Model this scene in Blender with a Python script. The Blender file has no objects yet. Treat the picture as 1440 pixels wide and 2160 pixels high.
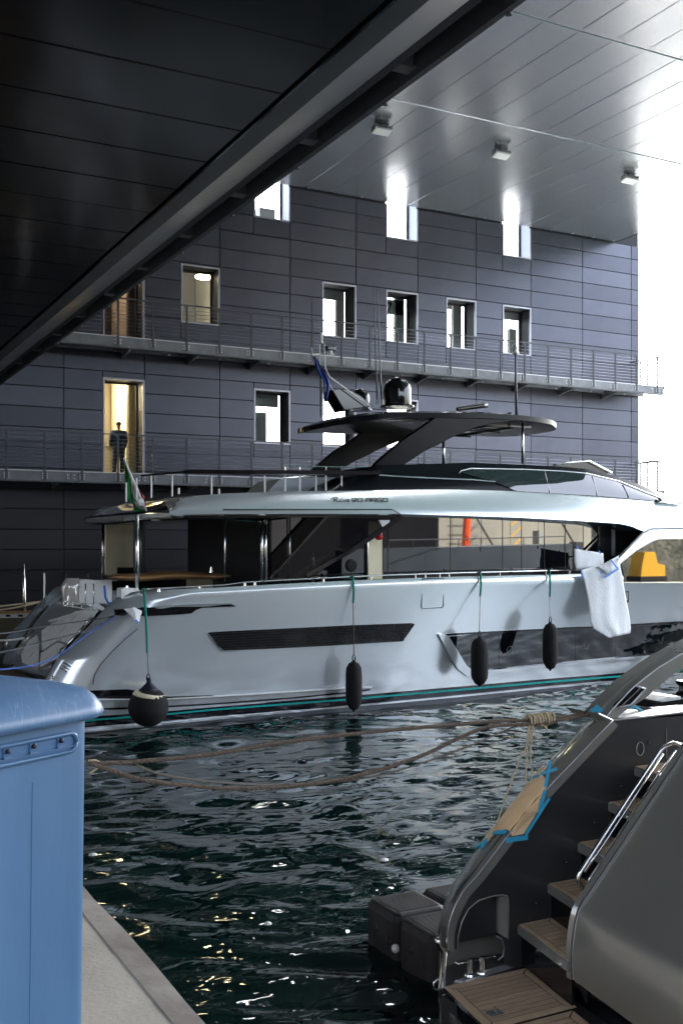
import bpy, bmesh, math, random
import numpy as np
from mathutils import Vector
random.seed(7); np.random.seed(7)
S = bpy.context.scene
C = S.collection
# ------------------------------------------------ camera (eye 3.3 m above the water, looking over the basin)
H = 3.3; FPX = 2247.0; HORIZ = 1150.0; YAW = math.radians(27.7)
FW = Vector((math.sin(YAW), math.cos(YAW), 0)); RT = Vector((math.cos(YAW), -math.sin(YAW), 0))
cd = bpy.data.cameras.new('camera'); cam = bpy.data.objects.new('camera', cd); C.objects.link(cam)
cam.location = (0, 0, H); cam.rotation_euler = (math.radians(90), 0, -YAW)
cd.sensor_fit = 'HORIZONTAL'; cd.sensor_width = 36; cd.lens = 36*FPX/1440; cd.shift_y = (HORIZ-1080)/1440
cd.clip_start = .05; cd.clip_end = 2000
S.camera = cam
# ------------------------------------------------ sky and sun
SUN_EL, SUN_AZ = math.radians(50), math.radians(42)      # azimuth from +Y towards +X
w = bpy.data.worlds.new('World'); S.world = w; w.use_nodes = True
nt = w.node_tree; bg = nt.nodes['Background']
sky = nt.nodes.new('ShaderNodeTexSky'); sky.sky_type = 'NISHITA'; sky.sun_disc = False
sky.sun_elevation = SUN_EL; sky.sun_rotation = SUN_AZ; sky.dust_density = 5.0; sky.air_density = 1.0
hs = nt.nodes.new('ShaderNodeHueSaturation'); hs.inputs['Saturation'].default_value = .55
nt.links.new(sky.outputs[0], hs.inputs['Color']); nt.links.new(hs.outputs[0], bg.inputs[0]); bg.inputs[1].default_value = 0.12
sl = bpy.data.lights.new('sun', 'SUN'); sl.energy = 3.6; sl.angle = math.radians(.5); sl.color = (1, .95, .87)
so = bpy.data.objects.new('sun', sl); C.objects.link(so)
sd = Vector((math.sin(SUN_AZ)*math.cos(SUN_EL), math.cos(SUN_AZ)*math.cos(SUN_EL), math.sin(SUN_EL)))
so.rotation_euler = sd.to_track_quat('Z', 'Y').to_euler(); so.location = (40, 60, 60)
S.view_settings.view_transform = 'Standard'; S.view_settings.look = 'None'; S.view_settings.gamma = 1
S.view_settings.exposure = 4.05; S.view_settings.use_curve_mapping = False
S.render.engine = 'CYCLES'
S.cycles.max_bounces = 10; S.cycles.diffuse_bounces = 5; S.cycles.glossy_bounces = 6
# ------------------------------------------------ helpers
def ray(px, py): return FW*FPX + RT*(px-720) + Vector((0, 0, HORIZ-py))
def onY(px, py, Y):
    d = ray(px, py); t = Y/d.y; return Vector((d.x*t, Y, H+d.z*t))
def onX(px, py, X):
    d = ray(px, py); t = X/d.x; return Vector((X, d.y*t, H+d.z*t))
def onZ(px, py, z):
    d = ray(px, py); t = (z-H)/d.z; return Vector((d.x*t, d.y*t, z))
ORG = {}
def tag(o, label=None, cat=None, group=None, kind=None):
    if label: o['label'] = label
    if cat: o['category'] = cat
    if group: o['group'] = group
    if kind: o['kind'] = kind
    return o
def empty(name, loc, label=None, cat=None, group=None, kind=None):
    o = bpy.data.objects.new(name, None); C.objects.link(o); o.location = loc; ORG[o.name] = Vector(loc)
    o.empty_display_size = .2
    return tag(o, label, cat, group, kind)
def obj(name, verts, faces, mat, parent=None, smooth=False, bevel=0, label=None, mats=None, fm=None, autos=None):
    org = ORG.get(parent.name, Vector((0, 0, 0))) if parent else None
    vs = [Vector(v) for v in verts]
    if org is None:
        lo = Vector((sum(v.x for v in vs)/len(vs), sum(v.y for v in vs)/len(vs), min(v.z for v in vs)))
        org = lo
    me = bpy.data.meshes.new(name); me.from_pydata([v-org for v in vs], [], faces); me.update()
    ms = mats or [mat]
    for m in ms: me.materials.append(m)
    if fm:
        for p, i in zip(me.polygons, fm): p.material_index = i
    bm = bmesh.new(); bm.from_mesh(me); bmesh.ops.recalc_face_normals(bm, faces=bm.faces); bm.to_mesh(me); bm.free()
    if smooth:
        for p in me.polygons: p.use_smooth = True
        if smooth is not True: me.set_sharp_from_angle(angle=math.radians(smooth))
    o = bpy.data.objects.new(name, me); C.objects.link(o)
    if parent: o.parent = parent
    else: o.location = org
    ORG[o.name] = org
    if label: o['label'] = label
    if bevel:
        b = o.modifiers.new('bevel', 'BEVEL'); b.width = bevel; b.segments = 2; b.limit_method = 'ANGLE'; b.angle_limit = math.radians(35)
    return o
class MB:
    def __init__(s): s.v = []; s.f = []; s.m = []
    def add(s, v, f, m=0):
        n = len(s.v); s.v += [Vector(x) for x in v]; s.f += [tuple(i+n for i in q) for q in f]; s.m += [m]*len(f); return s
    def box(s, a, b, m=0):
        x0, y0, z0 = a; x1, y1, z1 = b
        return s.add([(x0,y0,z0),(x1,y0,z0),(x1,y1,z0),(x0,y1,z0),(x0,y0,z1),(x1,y0,z1),(x1,y1,z1),(x0,y1,z1)],
                     [(0,3,2,1),(4,5,6,7),(0,1,5,4),(1,2,6,5),(2,3,7,6),(3,0,4,7)], m)
    def beam(s, a, b, w, h, up=(0,0,1), m=0):
        a = Vector(a); b = Vector(b); d = (b-a).normalized(); u = Vector(up)
        r = d.cross(u).normalized(); u = r.cross(d).normalized()
        r *= w/2; u *= h/2
        return s.add([a-r-u,a+r-u,a+r+u,a-r+u,b-r-u,b+r-u,b+r+u,b-r+u],
                     [(0,3,2,1),(4,5,6,7),(0,1,5,4),(1,2,6,5),(2,3,7,6),(3,0,4,7)], m)
    def tube(s, pts, r, n=8, m=0, cap=True):
        pts = [Vector(p) for p in pts]; rs = r if isinstance(r, (list, tuple)) else [r]*len(pts)
        ref = Vector((0, 0, 1)); v = []; prev = None
        for i, p in enumerate(pts):
            d = (pts[min(i+1, len(pts)-1)]-pts[max(i-1, 0)])
            if d.length < 1e-9: d = Vector((0, 0, 1))
            d.normalize()
            if prev is None:
                a = d.cross(ref)
                if a.length < .1: a = d.cross(Vector((1, 0, 0)))
            else: a = prev - d*prev.dot(d)
            a.normalize(); prev = a; b = d.cross(a)
            for k in range(n):
                t = 2*math.pi*k/n; v.append(p+(a*math.cos(t)+b*math.sin(t))*rs[i])
        f = [(i*n+k, i*n+(k+1) % n, (i+1)*n+(k+1) % n, (i+1)*n+k) for i in range(len(pts)-1) for k in range(n)]
        if cap: f += [tuple(range(n))[::-1], tuple((len(pts)-1)*n+k for k in range(n))]
        return s.add(v, f, m)
    def lathe(s, c, prof, n=16, m=0, axis=None):
        c = Vector(c); ax = Vector(axis).normalized() if axis else Vector((0, 0, 1))
        a = ax.orthogonal().normalized(); b = ax.cross(a)
        v = [c+ax*h+(a*math.cos(2*math.pi*k/n)+b*math.sin(2*math.pi*k/n))*max(r, 1e-4) for r, h in prof for k in range(n)]
        L = len(prof)
        f = [(i*n+k, i*n+(k+1) % n, (i+1)*n+(k+1) % n, (i+1)*n+k) for i in range(L-1) for k in range(n)]
        f += [tuple(range(n))[::-1], tuple((L-1)*n+k for k in range(n))]
        return s.add(v, f, m)
    def prism(s, pts, ext, m=0):
        ext = Vector(ext); n = len(pts); pts = [Vector(p) for p in pts]
        return s.add(pts+[p+ext for p in pts], [tuple(range(n)), tuple(range(2*n-1, n-1, -1))]+[(i, i+n, (i+1) % n+n, (i+1) % n) for i in range(n)], m)
    def build(s, name, mat, parent=None, smooth=False, bevel=0, label=None):
        ms = mat if isinstance(mat, list) else [mat]
        return obj(name, s.v, s.f, None, parent, smooth, bevel, label, mats=ms, fm=s.m)
def polyat(P, u):
    L = [0]
    for a, b in zip(P, P[1:]): L.append(L[-1]+math.hypot(b[0]-a[0], b[1]-a[1]))
    t = u*L[-1]
    for i in range(len(P)-1):
        if t <= L[i+1]+1e-9:
            k = (t-L[i])/max(L[i+1]-L[i], 1e-9); return (P[i][0]+(P[i+1][0]-P[i][0])*k, P[i][1]+(P[i+1][1]-P[i][1])*k)
    return P[-1]
def interp(P, x):
    return float(np.interp(x, [p[0] for p in P], [p[1] for p in P]))
def grid(nx, ny, fn, back=None):
    """open sheet, or closed slab when back(v) gives the rear point"""
    v = [fn(i/nx, j/ny) for j in range(ny+1) for i in range(nx+1)]; W = nx+1
    f = [(j*W+i, j*W+i+1, (j+1)*W+i+1, (j+1)*W+i) for j in range(ny) for i in range(nx)]
    if back:
        n = len(v); v += [back(p) for p in v]
        f += [tuple(q+n for q in reversed(t)) for t in f[:]]
        rim = [i for i in range(nx+1)]+[j*W+nx for j in range(1, ny+1)]+[ny*W+i for i in range(nx-1, -1, -1)]+[j*W for j in range(ny-1, 0, -1)]
        for a, b in zip(rim, rim[1:]+rim[:1]): f.append((a, b, b+n, a+n))
    return v, f
def copy_tree(o, parent=None, dx=Vector((0, 0, 0))):
    c = o.copy(); C.objects.link(c)
    if parent: c.parent = parent
    else: c.location = o.location+dx
    for ch in [k for k in o.children]: copy_tree(ch, c)
    return c
# ------------------------------------------------ materials
def mat(name, col, rough=.5, metal=0., spec=.5, coat=0., emit=None, es=0., alpha=1., trans=0., ior=1.45):
    m = bpy.data.materials.new(name); m.use_nodes = True; b = m.node_tree.nodes['Principled BSDF']
    b.inputs['Base Color'].default_value = (*col, 1); b.inputs['Roughness'].default_value = rough
    b.inputs['Metallic'].default_value = metal; b.inputs['Specular IOR Level'].default_value = spec
    b.inputs['Coat Weight'].default_value = coat; b.inputs['Coat Roughness'].default_value = .04; b.inputs['IOR'].default_value = ior
    b.inputs['Transmission Weight'].default_value = trans; b.inputs['Alpha'].default_value = alpha
    if emit: b.inputs['Emission Color'].default_value = (*emit, 1); b.inputs['Emission Strength'].default_value = es
    return m
def noise_mat(name, c0, c1, scale, rough=.5, metal=0., r1=None, bump=0., bscale=None, coat=0., detail=6, stretch=(1,1,1), dist=.02, lo=.35, hi=.65, spec=.5, rnd=0.):
    m = mat(name, c0, rough, metal, spec, coat); t = m.node_tree; N = t.nodes; L = t.links; b = N['Principled BSDF']
    tc = N.new('ShaderNodeTexCoord'); mp = N.new('ShaderNodeMapping'); mp.inputs['Scale'].default_value = stretch
    L.new(tc.outputs['Object'], mp.inputs[0])
    n = N.new('ShaderNodeTexNoise'); n.inputs['Scale'].default_value = scale; n.inputs['Detail'].default_value = detail
    L.new(mp.outputs[0], n.inputs['Vector'])
    r = N.new('ShaderNodeValToRGB'); r.color_ramp.elements[0].position = lo; r.color_ramp.elements[1].position = hi
    r.color_ramp.elements[0].color = (*c0, 1); r.color_ramp.elements[1].color = (*c1, 1)
    L.new(n.outputs[0], r.inputs[0]); L.new(r.outputs[0], b.inputs['Base Color'])
    if rnd:
        oi = N.new('ShaderNodeObjectInfo'); mr = N.new('ShaderNodeMapRange'); mr.inputs['To Min'].default_value = 1-rnd; mr.inputs['To Max'].default_value = 1+rnd
        L.new(oi.outputs['Random'], mr.inputs[0]); hv = N.new('ShaderNodeHueSaturation'); L.new(mr.outputs[0], hv.inputs['Value']); L.new(r.outputs[0], hv.inputs['Color']); L.new(hv.outputs[0], b.inputs['Base Color'])
    if r1 is not None:
        q = N.new('ShaderNodeMapRange'); q.inputs['To Min'].default_value = rough; q.inputs['To Max'].default_value = r1
        q.inputs['From Min'].default_value = .3; q.inputs['From Max'].default_value = .7
        L.new(n.outputs[0], q.inputs[0]); L.new(q.outputs[0], b.inputs['Roughness'])
    if bump:
        n2 = N.new('ShaderNodeTexNoise'); n2.inputs['Scale'].default_value = bscale or scale*4; n2.inputs['Detail'].default_value = 4
        L.new(mp.outputs[0], n2.inputs['Vector'])
        bp = N.new('ShaderNodeBump'); bp.inputs['Strength'].default_value = bump; bp.inputs['Distance'].default_value = dist
        L.new(n2.outputs[0], bp.inputs['Height']); L.new(bp.outputs[0], b.inputs['Normal'])
    return m
M = {}
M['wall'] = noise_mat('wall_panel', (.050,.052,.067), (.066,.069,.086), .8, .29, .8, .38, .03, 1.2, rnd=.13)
M['wall_shade'] = noise_mat('shaded_lower_panel', (.02,.019,.024), (.026,.025,.031), .8, .45, .2, .5, .02, 1.2, rnd=.06)  # cladding tone darkened to carry the shade below the lower walkway
M['wallback'] = mat('wall_backing', (.015,.015,.02), .8)
M['reveal'] = mat('window_reveal', (.035,.036,.045), .55)
M['frame'] = mat('aluminium_frame', (.30,.30,.34), .4, .6)
M['steel'] = noise_mat('grey_painted_steel', (.11,.115,.125), (.16,.165,.18), 3, .45, .1, .6, .05, 9)
M['deckedge'] = mat('galvanised_edge', (.5,.5,.52), .45, .5)
M['post'] = mat('dark_post', (.06,.062,.07), .45, .3)
M['wire'] = mat('steel_wire', (.25,.25,.28), .4, .6)
M['bolt'] = mat('zinc_bolt', (.55,.55,.55), .35, .9)
M['canopy'] = noise_mat('brushed_ceiling_panel', (.60,.61,.63), (.66,.67,.69), .5, .23, .85, .30, .03, .6, stretch=(1,.2,1), dist=.03, rnd=.04)
M['canopyback'] = mat('ceiling_backing', (.05,.05,.055), .7)
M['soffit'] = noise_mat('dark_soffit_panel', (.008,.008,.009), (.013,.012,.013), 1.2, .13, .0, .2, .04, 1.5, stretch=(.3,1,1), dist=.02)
M['beam'] = noise_mat('beam_paint', (.05,.053,.058), (.066,.07,.076), 1.5, .3, .1, .42)
M['darkbeam'] = mat('dark_beam', (.012,.012,.015), .5)
M['glassw'] = mat('window_glass', (.75,.8,.8), .02, 0, .5, trans=1., ior=1.02)
M['roomwhite'] = mat('room_paint', (.62,.62,.6), .7)
M['roomcream'] = mat('room_cream', (.55,.50,.40), .7)
M['roomdark'] = mat('room_dark', (.16,.16,.17), .7)
M['lamp'] = mat('lamp_disc', (1,.9,.7), .5, emit=(1,.82,.5), es=3.5)
M['chrome'] = mat('polished_steel', (.85,.84,.82), .14, 1.)
M['concrete'] = noise_mat('worn_concrete', (.36,.325,.26), (.66,.61,.52), 1.6, .85, 0, .7, .5, 45, dist=.006, detail=14, lo=.3, hi=.72)
M['black'] = mat('black_gloss', (.006,.006,.008), .08, 0, .5, coat=.3)
M['rubber'] = noise_mat('black_fabric', (.004,.0035,.004), (.008,.007,.007), 60, .85, bump=.3, bscale=300, dist=.002)
M['whitepaint'] = mat('white_paint', (.78,.78,.76), .4)
# ================================================ THE OTHER SIDE OF THE BASIN (behind the camera, seen in the reflections)
def big(name, label, cat, loc): return empty(name, loc, label, cat)
e_ = big('boat_shed', 'dark clad boat shed across the basin, seen only in reflections', 'shed', (5, -18, 0))
MB().box((-30, -26, -.5), (36.5, -18, 12)).build('wall', noise_mat('shed_dark', (.006,.006,.008), (.010,.010,.012), .3, .8, spec=.1), e_)
for k in range(8): MB().box((-24+k*7, -17.99, .5), (-20+k*7, -17.93, 7)).build('door', noise_mat('shed_door', (.01,.01,.012), (.018,.018,.02), .6, .8), e_)
e_ = big('quay_shed', 'pale sunlit shed with ribbed doors across the harbour', 'shed', (60, -42, 0))
for k in range(9):
    MB().box((40+k*3.2, -42+(.2 if k % 2 else 0), 0), (43.14+k*3.2, -41, 9)).build('door_panel', noise_mat('pale_door', (.24,.23,.19), (.33,.32,.27), .2, .6), e_)
MB().box((38, -60, 0), (67, -42.2, 11)).build('wall', mat('shed_pale', (.1,.1,.09), .7), e_)
e_ = big('yellow_crane', 'yellow harbour crane in front of the pale shed', 'crane', (57, -38, 0))
m_ = MB()
for a in (0, 1.2): m_.beam((57+a, -38, 0), (57+a, -38, 12), .22, .22)
for k in range(12): m_.beam((57, -38, k), (58.2, -38, k+1), .1, .1)
m_.build('mast', mat('crane_yellow', (.7,.38,.02), .5), e_)
MB().prism([(66.6,-35,.4),(69.5,-35,.4),(69.5,-35,1.5),(68.6,-35,1.7),(68.3,-35,2.7),(67.1,-35,2.7),(66.8,-35,1.6)], (0,1.5,0)).build('cab', mat('machine_yellow', (.55,.3,.015), .5), e_)
MB().box((67.2, -35.1, 1.7), (68.2, -35.02, 2.5)).build('cab_window', M['black'], e_); MB().box((66.5, -35.2, .1), (69.6, -33.4, .55)).build('track', M['rubber'], e_)
e_ = big('orange_buoy', 'orange marker pile near the pale shed', 'marker', (52.4, -38, 0))
MB().tube([(52.4,-38,0),(52.2,-38,3.5),(52.5,-38,7)], .35, 8).build('pile', mat('orange_paint', (.75,.09,.02), .5), e_)
e_ = big('scaffold', 'white scaffold frame against the pale shed', 'scaffold', (54.5, -40, 0))
m_ = MB()
for k in range(6): m_.beam((53.3+k*.6, -40, 0), (53.3+k*.6, -40, 8), .08, .08)
for k in range(9): m_.beam((53.2, -40, 1+k*.8), (56.6, -40, 1+k*.8), .07, .07)
m_.build('frame', mat('scaffold_grey', (.3,.3,.3), .5), e_)
# silver cruiser lying across the basin
e_ = big('moored_cruiser', 'low silver cruiser moored across the basin with dark rail', 'yacht', (42, -10, 0))
hv = []; 
for i in range(21):
    u = i/20; x = 25+u*15.5; w_ = 2.2*math.sin(min(1, .25+u*1.1)*math.pi/2 if u < .7 else (1-u)/.3*math.pi/2); s_ = 3.05+.35*u
    for (dy, z) in ((.0, s_), (w_, s_), (w_*.95, .9), (w_*.8, -.2), (-w_*.8, -.2), (-w_*.95, .9), (-w_, s_)): hv.append((x, -10+dy, z))
ff = [(i*7+k, (i+1)*7+k, (i+1)*7+(k+1) % 7, i*7+(k+1) % 7) for i in range(20) for k in range(7)]
obj('hull', hv, ff, noise_mat('cruiser_silver', (.07,.085,.105), (.09,.105,.125), .5, .25, .5), e_, smooth=30)
m_ = MB(); m_.tube([(27,-7.9,3.55),(33,-7.9,3.65),(39,-8.8,3.8)], .03, 5)
for k in range(9): m_.tube([(27+k*1.4,-7.9,3.0),(27+k*1.4,-7.9,3.55+k*.02)], .025, 5)
m_.build('rail', M['post'], e_)

e_ = big('hall_blocker', 'dark hall added on the left to block light, seen only in reflections', 'hall', (-26, 14, 0))  # added out of view to shut off skylight from the left
MB().box((-32, -2, -.5), (-25.1, 36, 14.5)).build('wall', noise_mat('hall_dark', (.04,.042,.05), (.06,.062,.07), .3, .6), e_)

hl_ = MB(); hv_ = []; 
for i in range(41):
    x = 66+i*3.4; h_ = 9+3*math.sin(i*.5)+2*math.sin(i*1.7)
    hv_ += [(x, -75, -1), (x, -78, h_*.6), (x, -90, h_), (x, -96, -1)]
hl_.add(hv_, [(i*4+k, (i+1)*4+k, (i+1)*4+(k+1) % 4, i*4+(k+1) % 4) for i in range(40) for k in range(4)])
tag(hl_.build('hillside', noise_mat('hill_scrub', (.014,.017,.01), (.09,.085,.065), 1.5, .9)), kind='structure', label='scrubby hillside behind the harbour')

for x, z0, w_, h_, c, lb in ((40.5,0,1.1,2.4,(.5,.5,.48),'pale grey crate before the left end of the pale shed'), (43.2,0,.9,3.4,(.08,.08,.09),'tall black crate before the pale shed'), (45.6,0,1.0,1.9,(.45,.2,.05),'rust brown crate before the pale shed'),
    (48.3,0,.8,4.2,(.25,.3,.34),'tall blue grey locker before the pale shed'), (50.2,0,1.0,2.2,(.7,.7,.68),'white crate between the locker and the orange marker'), (59.8,0,.7,4.6,(.3,.3,.28),'tall grey cabinet right of the yellow crane'),
    (61.6,0,1.2,2.6,(.55,.4,.06),'ochre crate right of the yellow crane'), (64.0,0,.9,3.6,(.03,.03,.035),'black crate at the right end of the pale shed')):
    o = MB().box((x, -38.5, z0), (x+w_, -37.6, z0+h_)).build('crate', mat('crate_paint', c, .6)); tag(o, lb, 'crate', 'yard crates across the harbour')
for x, lb in ((41,'leftmost'),(52,'middle'),(61,'rightmost')):
    o = MB().beam((x, -37, 6.5), (x+3.5, -36.5, 1.2), .12, .12).build('mooring_spar', M['darkbeam']); tag(o, lb+' slanting dark spar before the pale shed across the harbour', 'spar', 'dark spars across the harbour')
# ================================================ LARGE STRUCTURE
WY = 30.5; DZL, DZU, CZ = 5.32, 9.14, 14.62          # wall plane, walkway decks, canopy height
# ---- water
def make_water():
    xs = np.arange(1.3, 44, .085); ys = np.concatenate([np.arange(-4, 14, .06), np.arange(14, 30.5, .085), [30.5]])
    X, Y = np.meshgrid(xs, ys)
    Z = np.zeros_like(X); rng = np.random.RandomState(11)
    # domain warp for smooth cellular ripples
    wx = X.copy(); wy = Y.copy()
    for k in range(8):
        a = rng.uniform(0, 6.28); q = rng.uniform(.5, 1.6); p = rng.uniform(0, 6.28)
        wx += .16*np.sin(q*(X*np.cos(a)+Y*np.sin(a))+p); wy += .16*np.sin(q*(X*np.sin(a)-Y*np.cos(a))+p*1.7)
    for k in range(46):
        lam = .26*(5.2**rng.rand()); kk = 2*np.pi/lam
        a = math.radians(70)+rng.normal(0, .6)
        amp = .0031*lam**1.0
        ph = kk*(wx*np.cos(a)+wy*np.sin(a))+rng.uniform(0, 6.28)
        Z += amp*np.sin(ph+.35*np.sin(ph))
    ny, nx = X.shape
    verts = np.stack([X, Y, Z], -1).reshape(-1, 3)
    idx = np.arange(nx*ny).reshape(ny, nx)
    faces = np.stack([idx[:-1, :-1], idx[:-1, 1:], idx[1:, 1:], idx[1:, :-1]], -1).reshape(-1, 4)
    me = bpy.data.meshes.new('water')
    me.vertices.add(len(verts)); me.vertices.foreach_set('co', verts.ravel())
    me.loops.add(faces.size); me.loops.foreach_set('vertex_index', faces.ravel())
    me.polygons.add(len(faces)); me.polygons.foreach_set('loop_start', np.arange(0, faces.size, 4)); me.polygons.foreach_set('loop_total', np.full(len(faces), 4))
    me.update(); me.validate()
    for p in (0,): me.polygons.foreach_set('use_smooth', np.ones(len(faces), bool))
    m = mat('harbour_water', (.003,.0135,.0125), .02, 0, .5, ior=1.33)
    t = m.node_tree; N = t.nodes; L = t.links; b = N['Principled BSDF']
    tc = N.new('ShaderNodeTexCoord'); n = N.new('ShaderNodeTexNoise'); n.inputs['Scale'].default_value = 2.6; n.inputs['Detail'].default_value = 2; n.inputs['Distortion'].default_value = .6
    mp = N.new('ShaderNodeMapping'); mp.inputs['Scale'].default_value = (.75, 1.3, 1); mp.inputs['Rotation'].default_value = (0, 0, -.4)
    L.new(tc.outputs['Object'], mp.inputs[0]); L.new(mp.outputs[0], n.inputs['Vector'])
    bp = N.new('ShaderNodeBump'); bp.inputs['Strength'].default_value = .3; bp.inputs['Distance'].default_value = .05
    L.new(n.outputs[0], bp.inputs['Height']); L.new(bp.outputs[0], b.inputs['Normal'])
    me.materials.append(m)
    o = bpy.data.objects.new('water', me); C.objects.link(o); tag(o, kind='structure', label='dark green rippled harbour water')
    mb = MB()
    mb.add([(44,-400,0),(700,-400,0),(700,700,0),(44,700,0)], [(0,1,2,3)])
    mb.add([(-300,-400,-.02),(44,-400,-.02),(44,-4,-.02),(-300,-4,-.02)], [(0,1,2,3)])
    o = mb.build('far_water', m); tag(o, kind='structure', label='open harbour water beyond the basin')
make_water()
# ---- quay
q = MB(); q.box((-30, -12, -1.5), (1.16, 40, 1.7))
q = q.build('quay', M['concrete']); tag(q, kind='structure', label='concrete quay along the basin')
def curb():
    # worn edge band of the quay
    mb = MB(); v = []; n = 90
    for i in range(n+1):
        y = -4+i*.42; j = .012*math.sin(i*1.7)+.01*random.random()
        v += [(1.155, y, 1.704), (1.26+j*.5, y, 1.69), (1.29+j*.4, y, 1.60), (1.285, y, -1.0), (1.155, y, -1.0)]
    f = [(i*5+k, (i+1)*5+k, (i+1)*5+(k+1) % 5, i*5+(k+1) % 5) for i in range(n) for k in range(5)]
    mb.add(v, f); o = mb.build('quay_edge', noise_mat('edge_concrete', (.2,.175,.15), (.33,.3,.27), 3.5, .8, bump=.5, bscale=25, dist=.01), smooth=30)
    tag(o, kind='structure', label='worn rounded edge of the concrete quay')
curb()
# ---- building
XJ = [28.35-2.35]+[]
XJ = sorted([26.0-2.363*k for k in range(15)]+[28.35, 28.75])
ZJ = [14.10-.575*k for k in range(25)]
ZJ = sorted([z for z in ZJ if z > .2]+[0.0, 14.60])
bld = empty('office_building', (10, WY, 0), 'dark grey panel clad office building with deep set windows behind the yacht', 'building')
def jx(px): 
    d = px-720; return (1045+.885*d)/(1989-.465*d)*WY
WINS = []   # x0,x1,z0,z1,type
for xr, t in ((14.184,'sky'),(18.91,'sky'),(23.637,'sky')): WINS.append((xr-1.24, xr, 13.48, 15.5, t))
for xr, z0, t in ((9.458,DZU+.02,'warmdoor'),(11.82,9.98,'lampgrey'),(16.547,10.0,'bright'),(18.91,10.03,'amber'),(21.273,10.03,'bright'),(23.637,10.03,'bright')):
    WINS.append((xr-1.24, xr, z0, 11.76, t))
for xr, z0, t in ((9.458,DZL+.02,'warmdoor'),(14.184,6.46,'bright2'),(16.547,6.46,'white'),(18.91,6.46,'white')):
    WINS.append((xr-1.24, xr, z0, 8.17, t))
def inwin(x, z):
    for (a, b, c, d, t) in WINS:
        if a-1e-4 < x < b+1e-4 and c-1e-4 < z < d+1e-4: return True
    return False
XA = sorted(set([round(x, 4) for x in XJ+[v for wn in WINS for v in wn[:2]]]))
XA2 = []
for x in XA:
    if not XA2 or x-XA2[-1] > .02: XA2.append(x)
# wall backing, thick, with real openings
ZA = sorted(set([0., 14.6, 18.5]+[v for wn in WINS for v in wn[2:4]]))
bk = MB()
for i in range(len(XA2)-1):
    zs = 0
    k = 0
    while k < len(ZA)-1:
        if inwin((XA2[i]+XA2[i+1])/2, (ZA[k]+ZA[k+1])/2): k += 1; continue
        k0 = k
        while k < len(ZA)-1 and not inwin((XA2[i]+XA2[i+1])/2, (ZA[k]+ZA[k+1])/2): k += 1
        bk.box((XA2[i], WY+.05, ZA[k0]), (XA2[i+1], WY+.42, ZA[k]))
bk.build('wall', M['wallback'], bld)
# cladding panels, one object each, mesh shared per size
shared = {}
def panel(name, x0, x1, z0, z1, y, m, parent, g=.008, th=.035):
    key = (name, round(x1-x0, 3), round(z1-z0, 3), m.name)
    if key not in shared:
        w_, h_ = x1-x0-2*g, z1-z0-2*g; e = .006
        me = bpy.data.meshes.new(name)
        v = [(0,th,0),(w_,th,0),(w_,th,h_),(0,th,h_),(0,e,0),(w_,e,0),(w_,e,h_),(0,e,h_),(e,0,e),(w_-e,0,e),(w_-e,0,h_-e),(e,0,h_-e)]
        f = [(8,9,10,11)]+[(i, (i+1) % 4, (i+1) % 4+4, i+4) for i in range(4)]+[(i+4, (i+1) % 4+4, (i+1) % 4+8, i+8) for i in range(4)]
        me.from_pydata(v, [], f); me.materials.append(m); me.update()
        shared[key] = me
    o = bpy.data.objects.new(name, shared[key]); C.objects.link(o); o.parent = parent
    p = ORG[parent.name]; o.location = (x0+g-p.x, y+random.uniform(-.0035, .0035)-p.y, z0+g-p.z)
    o.rotation_euler = (random.uniform(-.0022, .0022), 0, random.uniform(-.0012, .0012))
    return o
for i in range(len(XJ)-1):
    for k in range(len(ZJ)-1):
        x0, x1, z0, z1 = XJ[i], XJ[i+1], ZJ[k], ZJ[k+1]
        if x1 < -1 and z1 > 6: continue
        segs = [(x0, x1)]; cut = [wn for wn in WINS if wn[0] < x1-.01 and wn[1] > x0+.01 and wn[2] < z1-.02 and wn[3] > z0+.02]
        if not cut: panel('panel', x0, x1, z0, z1, WY, M['wall'] if z1 > 5.1 else M['wall_shade'], bld); continue
        wn = cut[0]
        if wn[0] > x0+.05: panel('panel', x0, wn[0], z0, z1, WY, M['wall'], bld)
        if wn[1] < x1-.05: panel('panel', wn[1], x1, z0, z1, WY, M['wall'], bld)
        if z0 < wn[2]-.04: panel('panel', wn[0], wn[1], z0, wn[2], WY, M['wall'], bld)
        if z1 > wn[3]+.04 and z1 < 14.7: panel('panel', wn[0], wn[1], wn[3], z1, WY, M['wall'], bld)
# east return of the building, back wall, floors
sh = MB()
sh.box((28.70, WY+.43, 0), (28.74, WY+4.8, DZU)); sh.box((28.70, WY+.43, DZU), (28.74, WY+.9, 18.5)); sh.box((-20, WY+.5, 18.5), (28.74, WY+4.8, 18.7))
for z in (DZL-.25, DZU-.25, 12.85): sh.box((-20, WY+.44, z), (28.68, WY+4.7, z+.22))
sh.build('shell', M['roomdark'], bld)
bw = MB()                                   # rear wall: solid to the left, glazed band right and on the top floor
bw.box((-20, WY+4.4, 0), (28.6, WY+4.7, DZL-.26)); bw.box((-20, WY+4.4, DZL-.02), (14.9, WY+4.7, DZU-.26)); bw.box((-20, WY+4.4, DZU-.02), (15.6, WY+4.7, 12.84))
bw.build('rear_wall', M['roomdark'], bld)
pt = MB()                                   # partitions between rooms
pt.box((10.2, WY+.5, DZL), (10.3, WY+4.3, DZU-.27)); pt.box((10.2, WY+.5, DZU), (10.3, WY+4.3, 12.83)); pt.box((12.6, WY+2.4, DZU), (12.7, WY+4.3, 12.83))
for x, yy, z0, z1 in ((17.6, 2.5, DZU, 12.8), (19.75, 1.5, DZU, 12.8), (22.3, 1.6, DZU, 12.8), (24.7, 1.8, DZU, 12.8), (14.9, 1.6, DZL, DZU-.3)): pt.box((x, WY+yy, z0), (x+.22, WY+yy+.22, z1))
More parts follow.
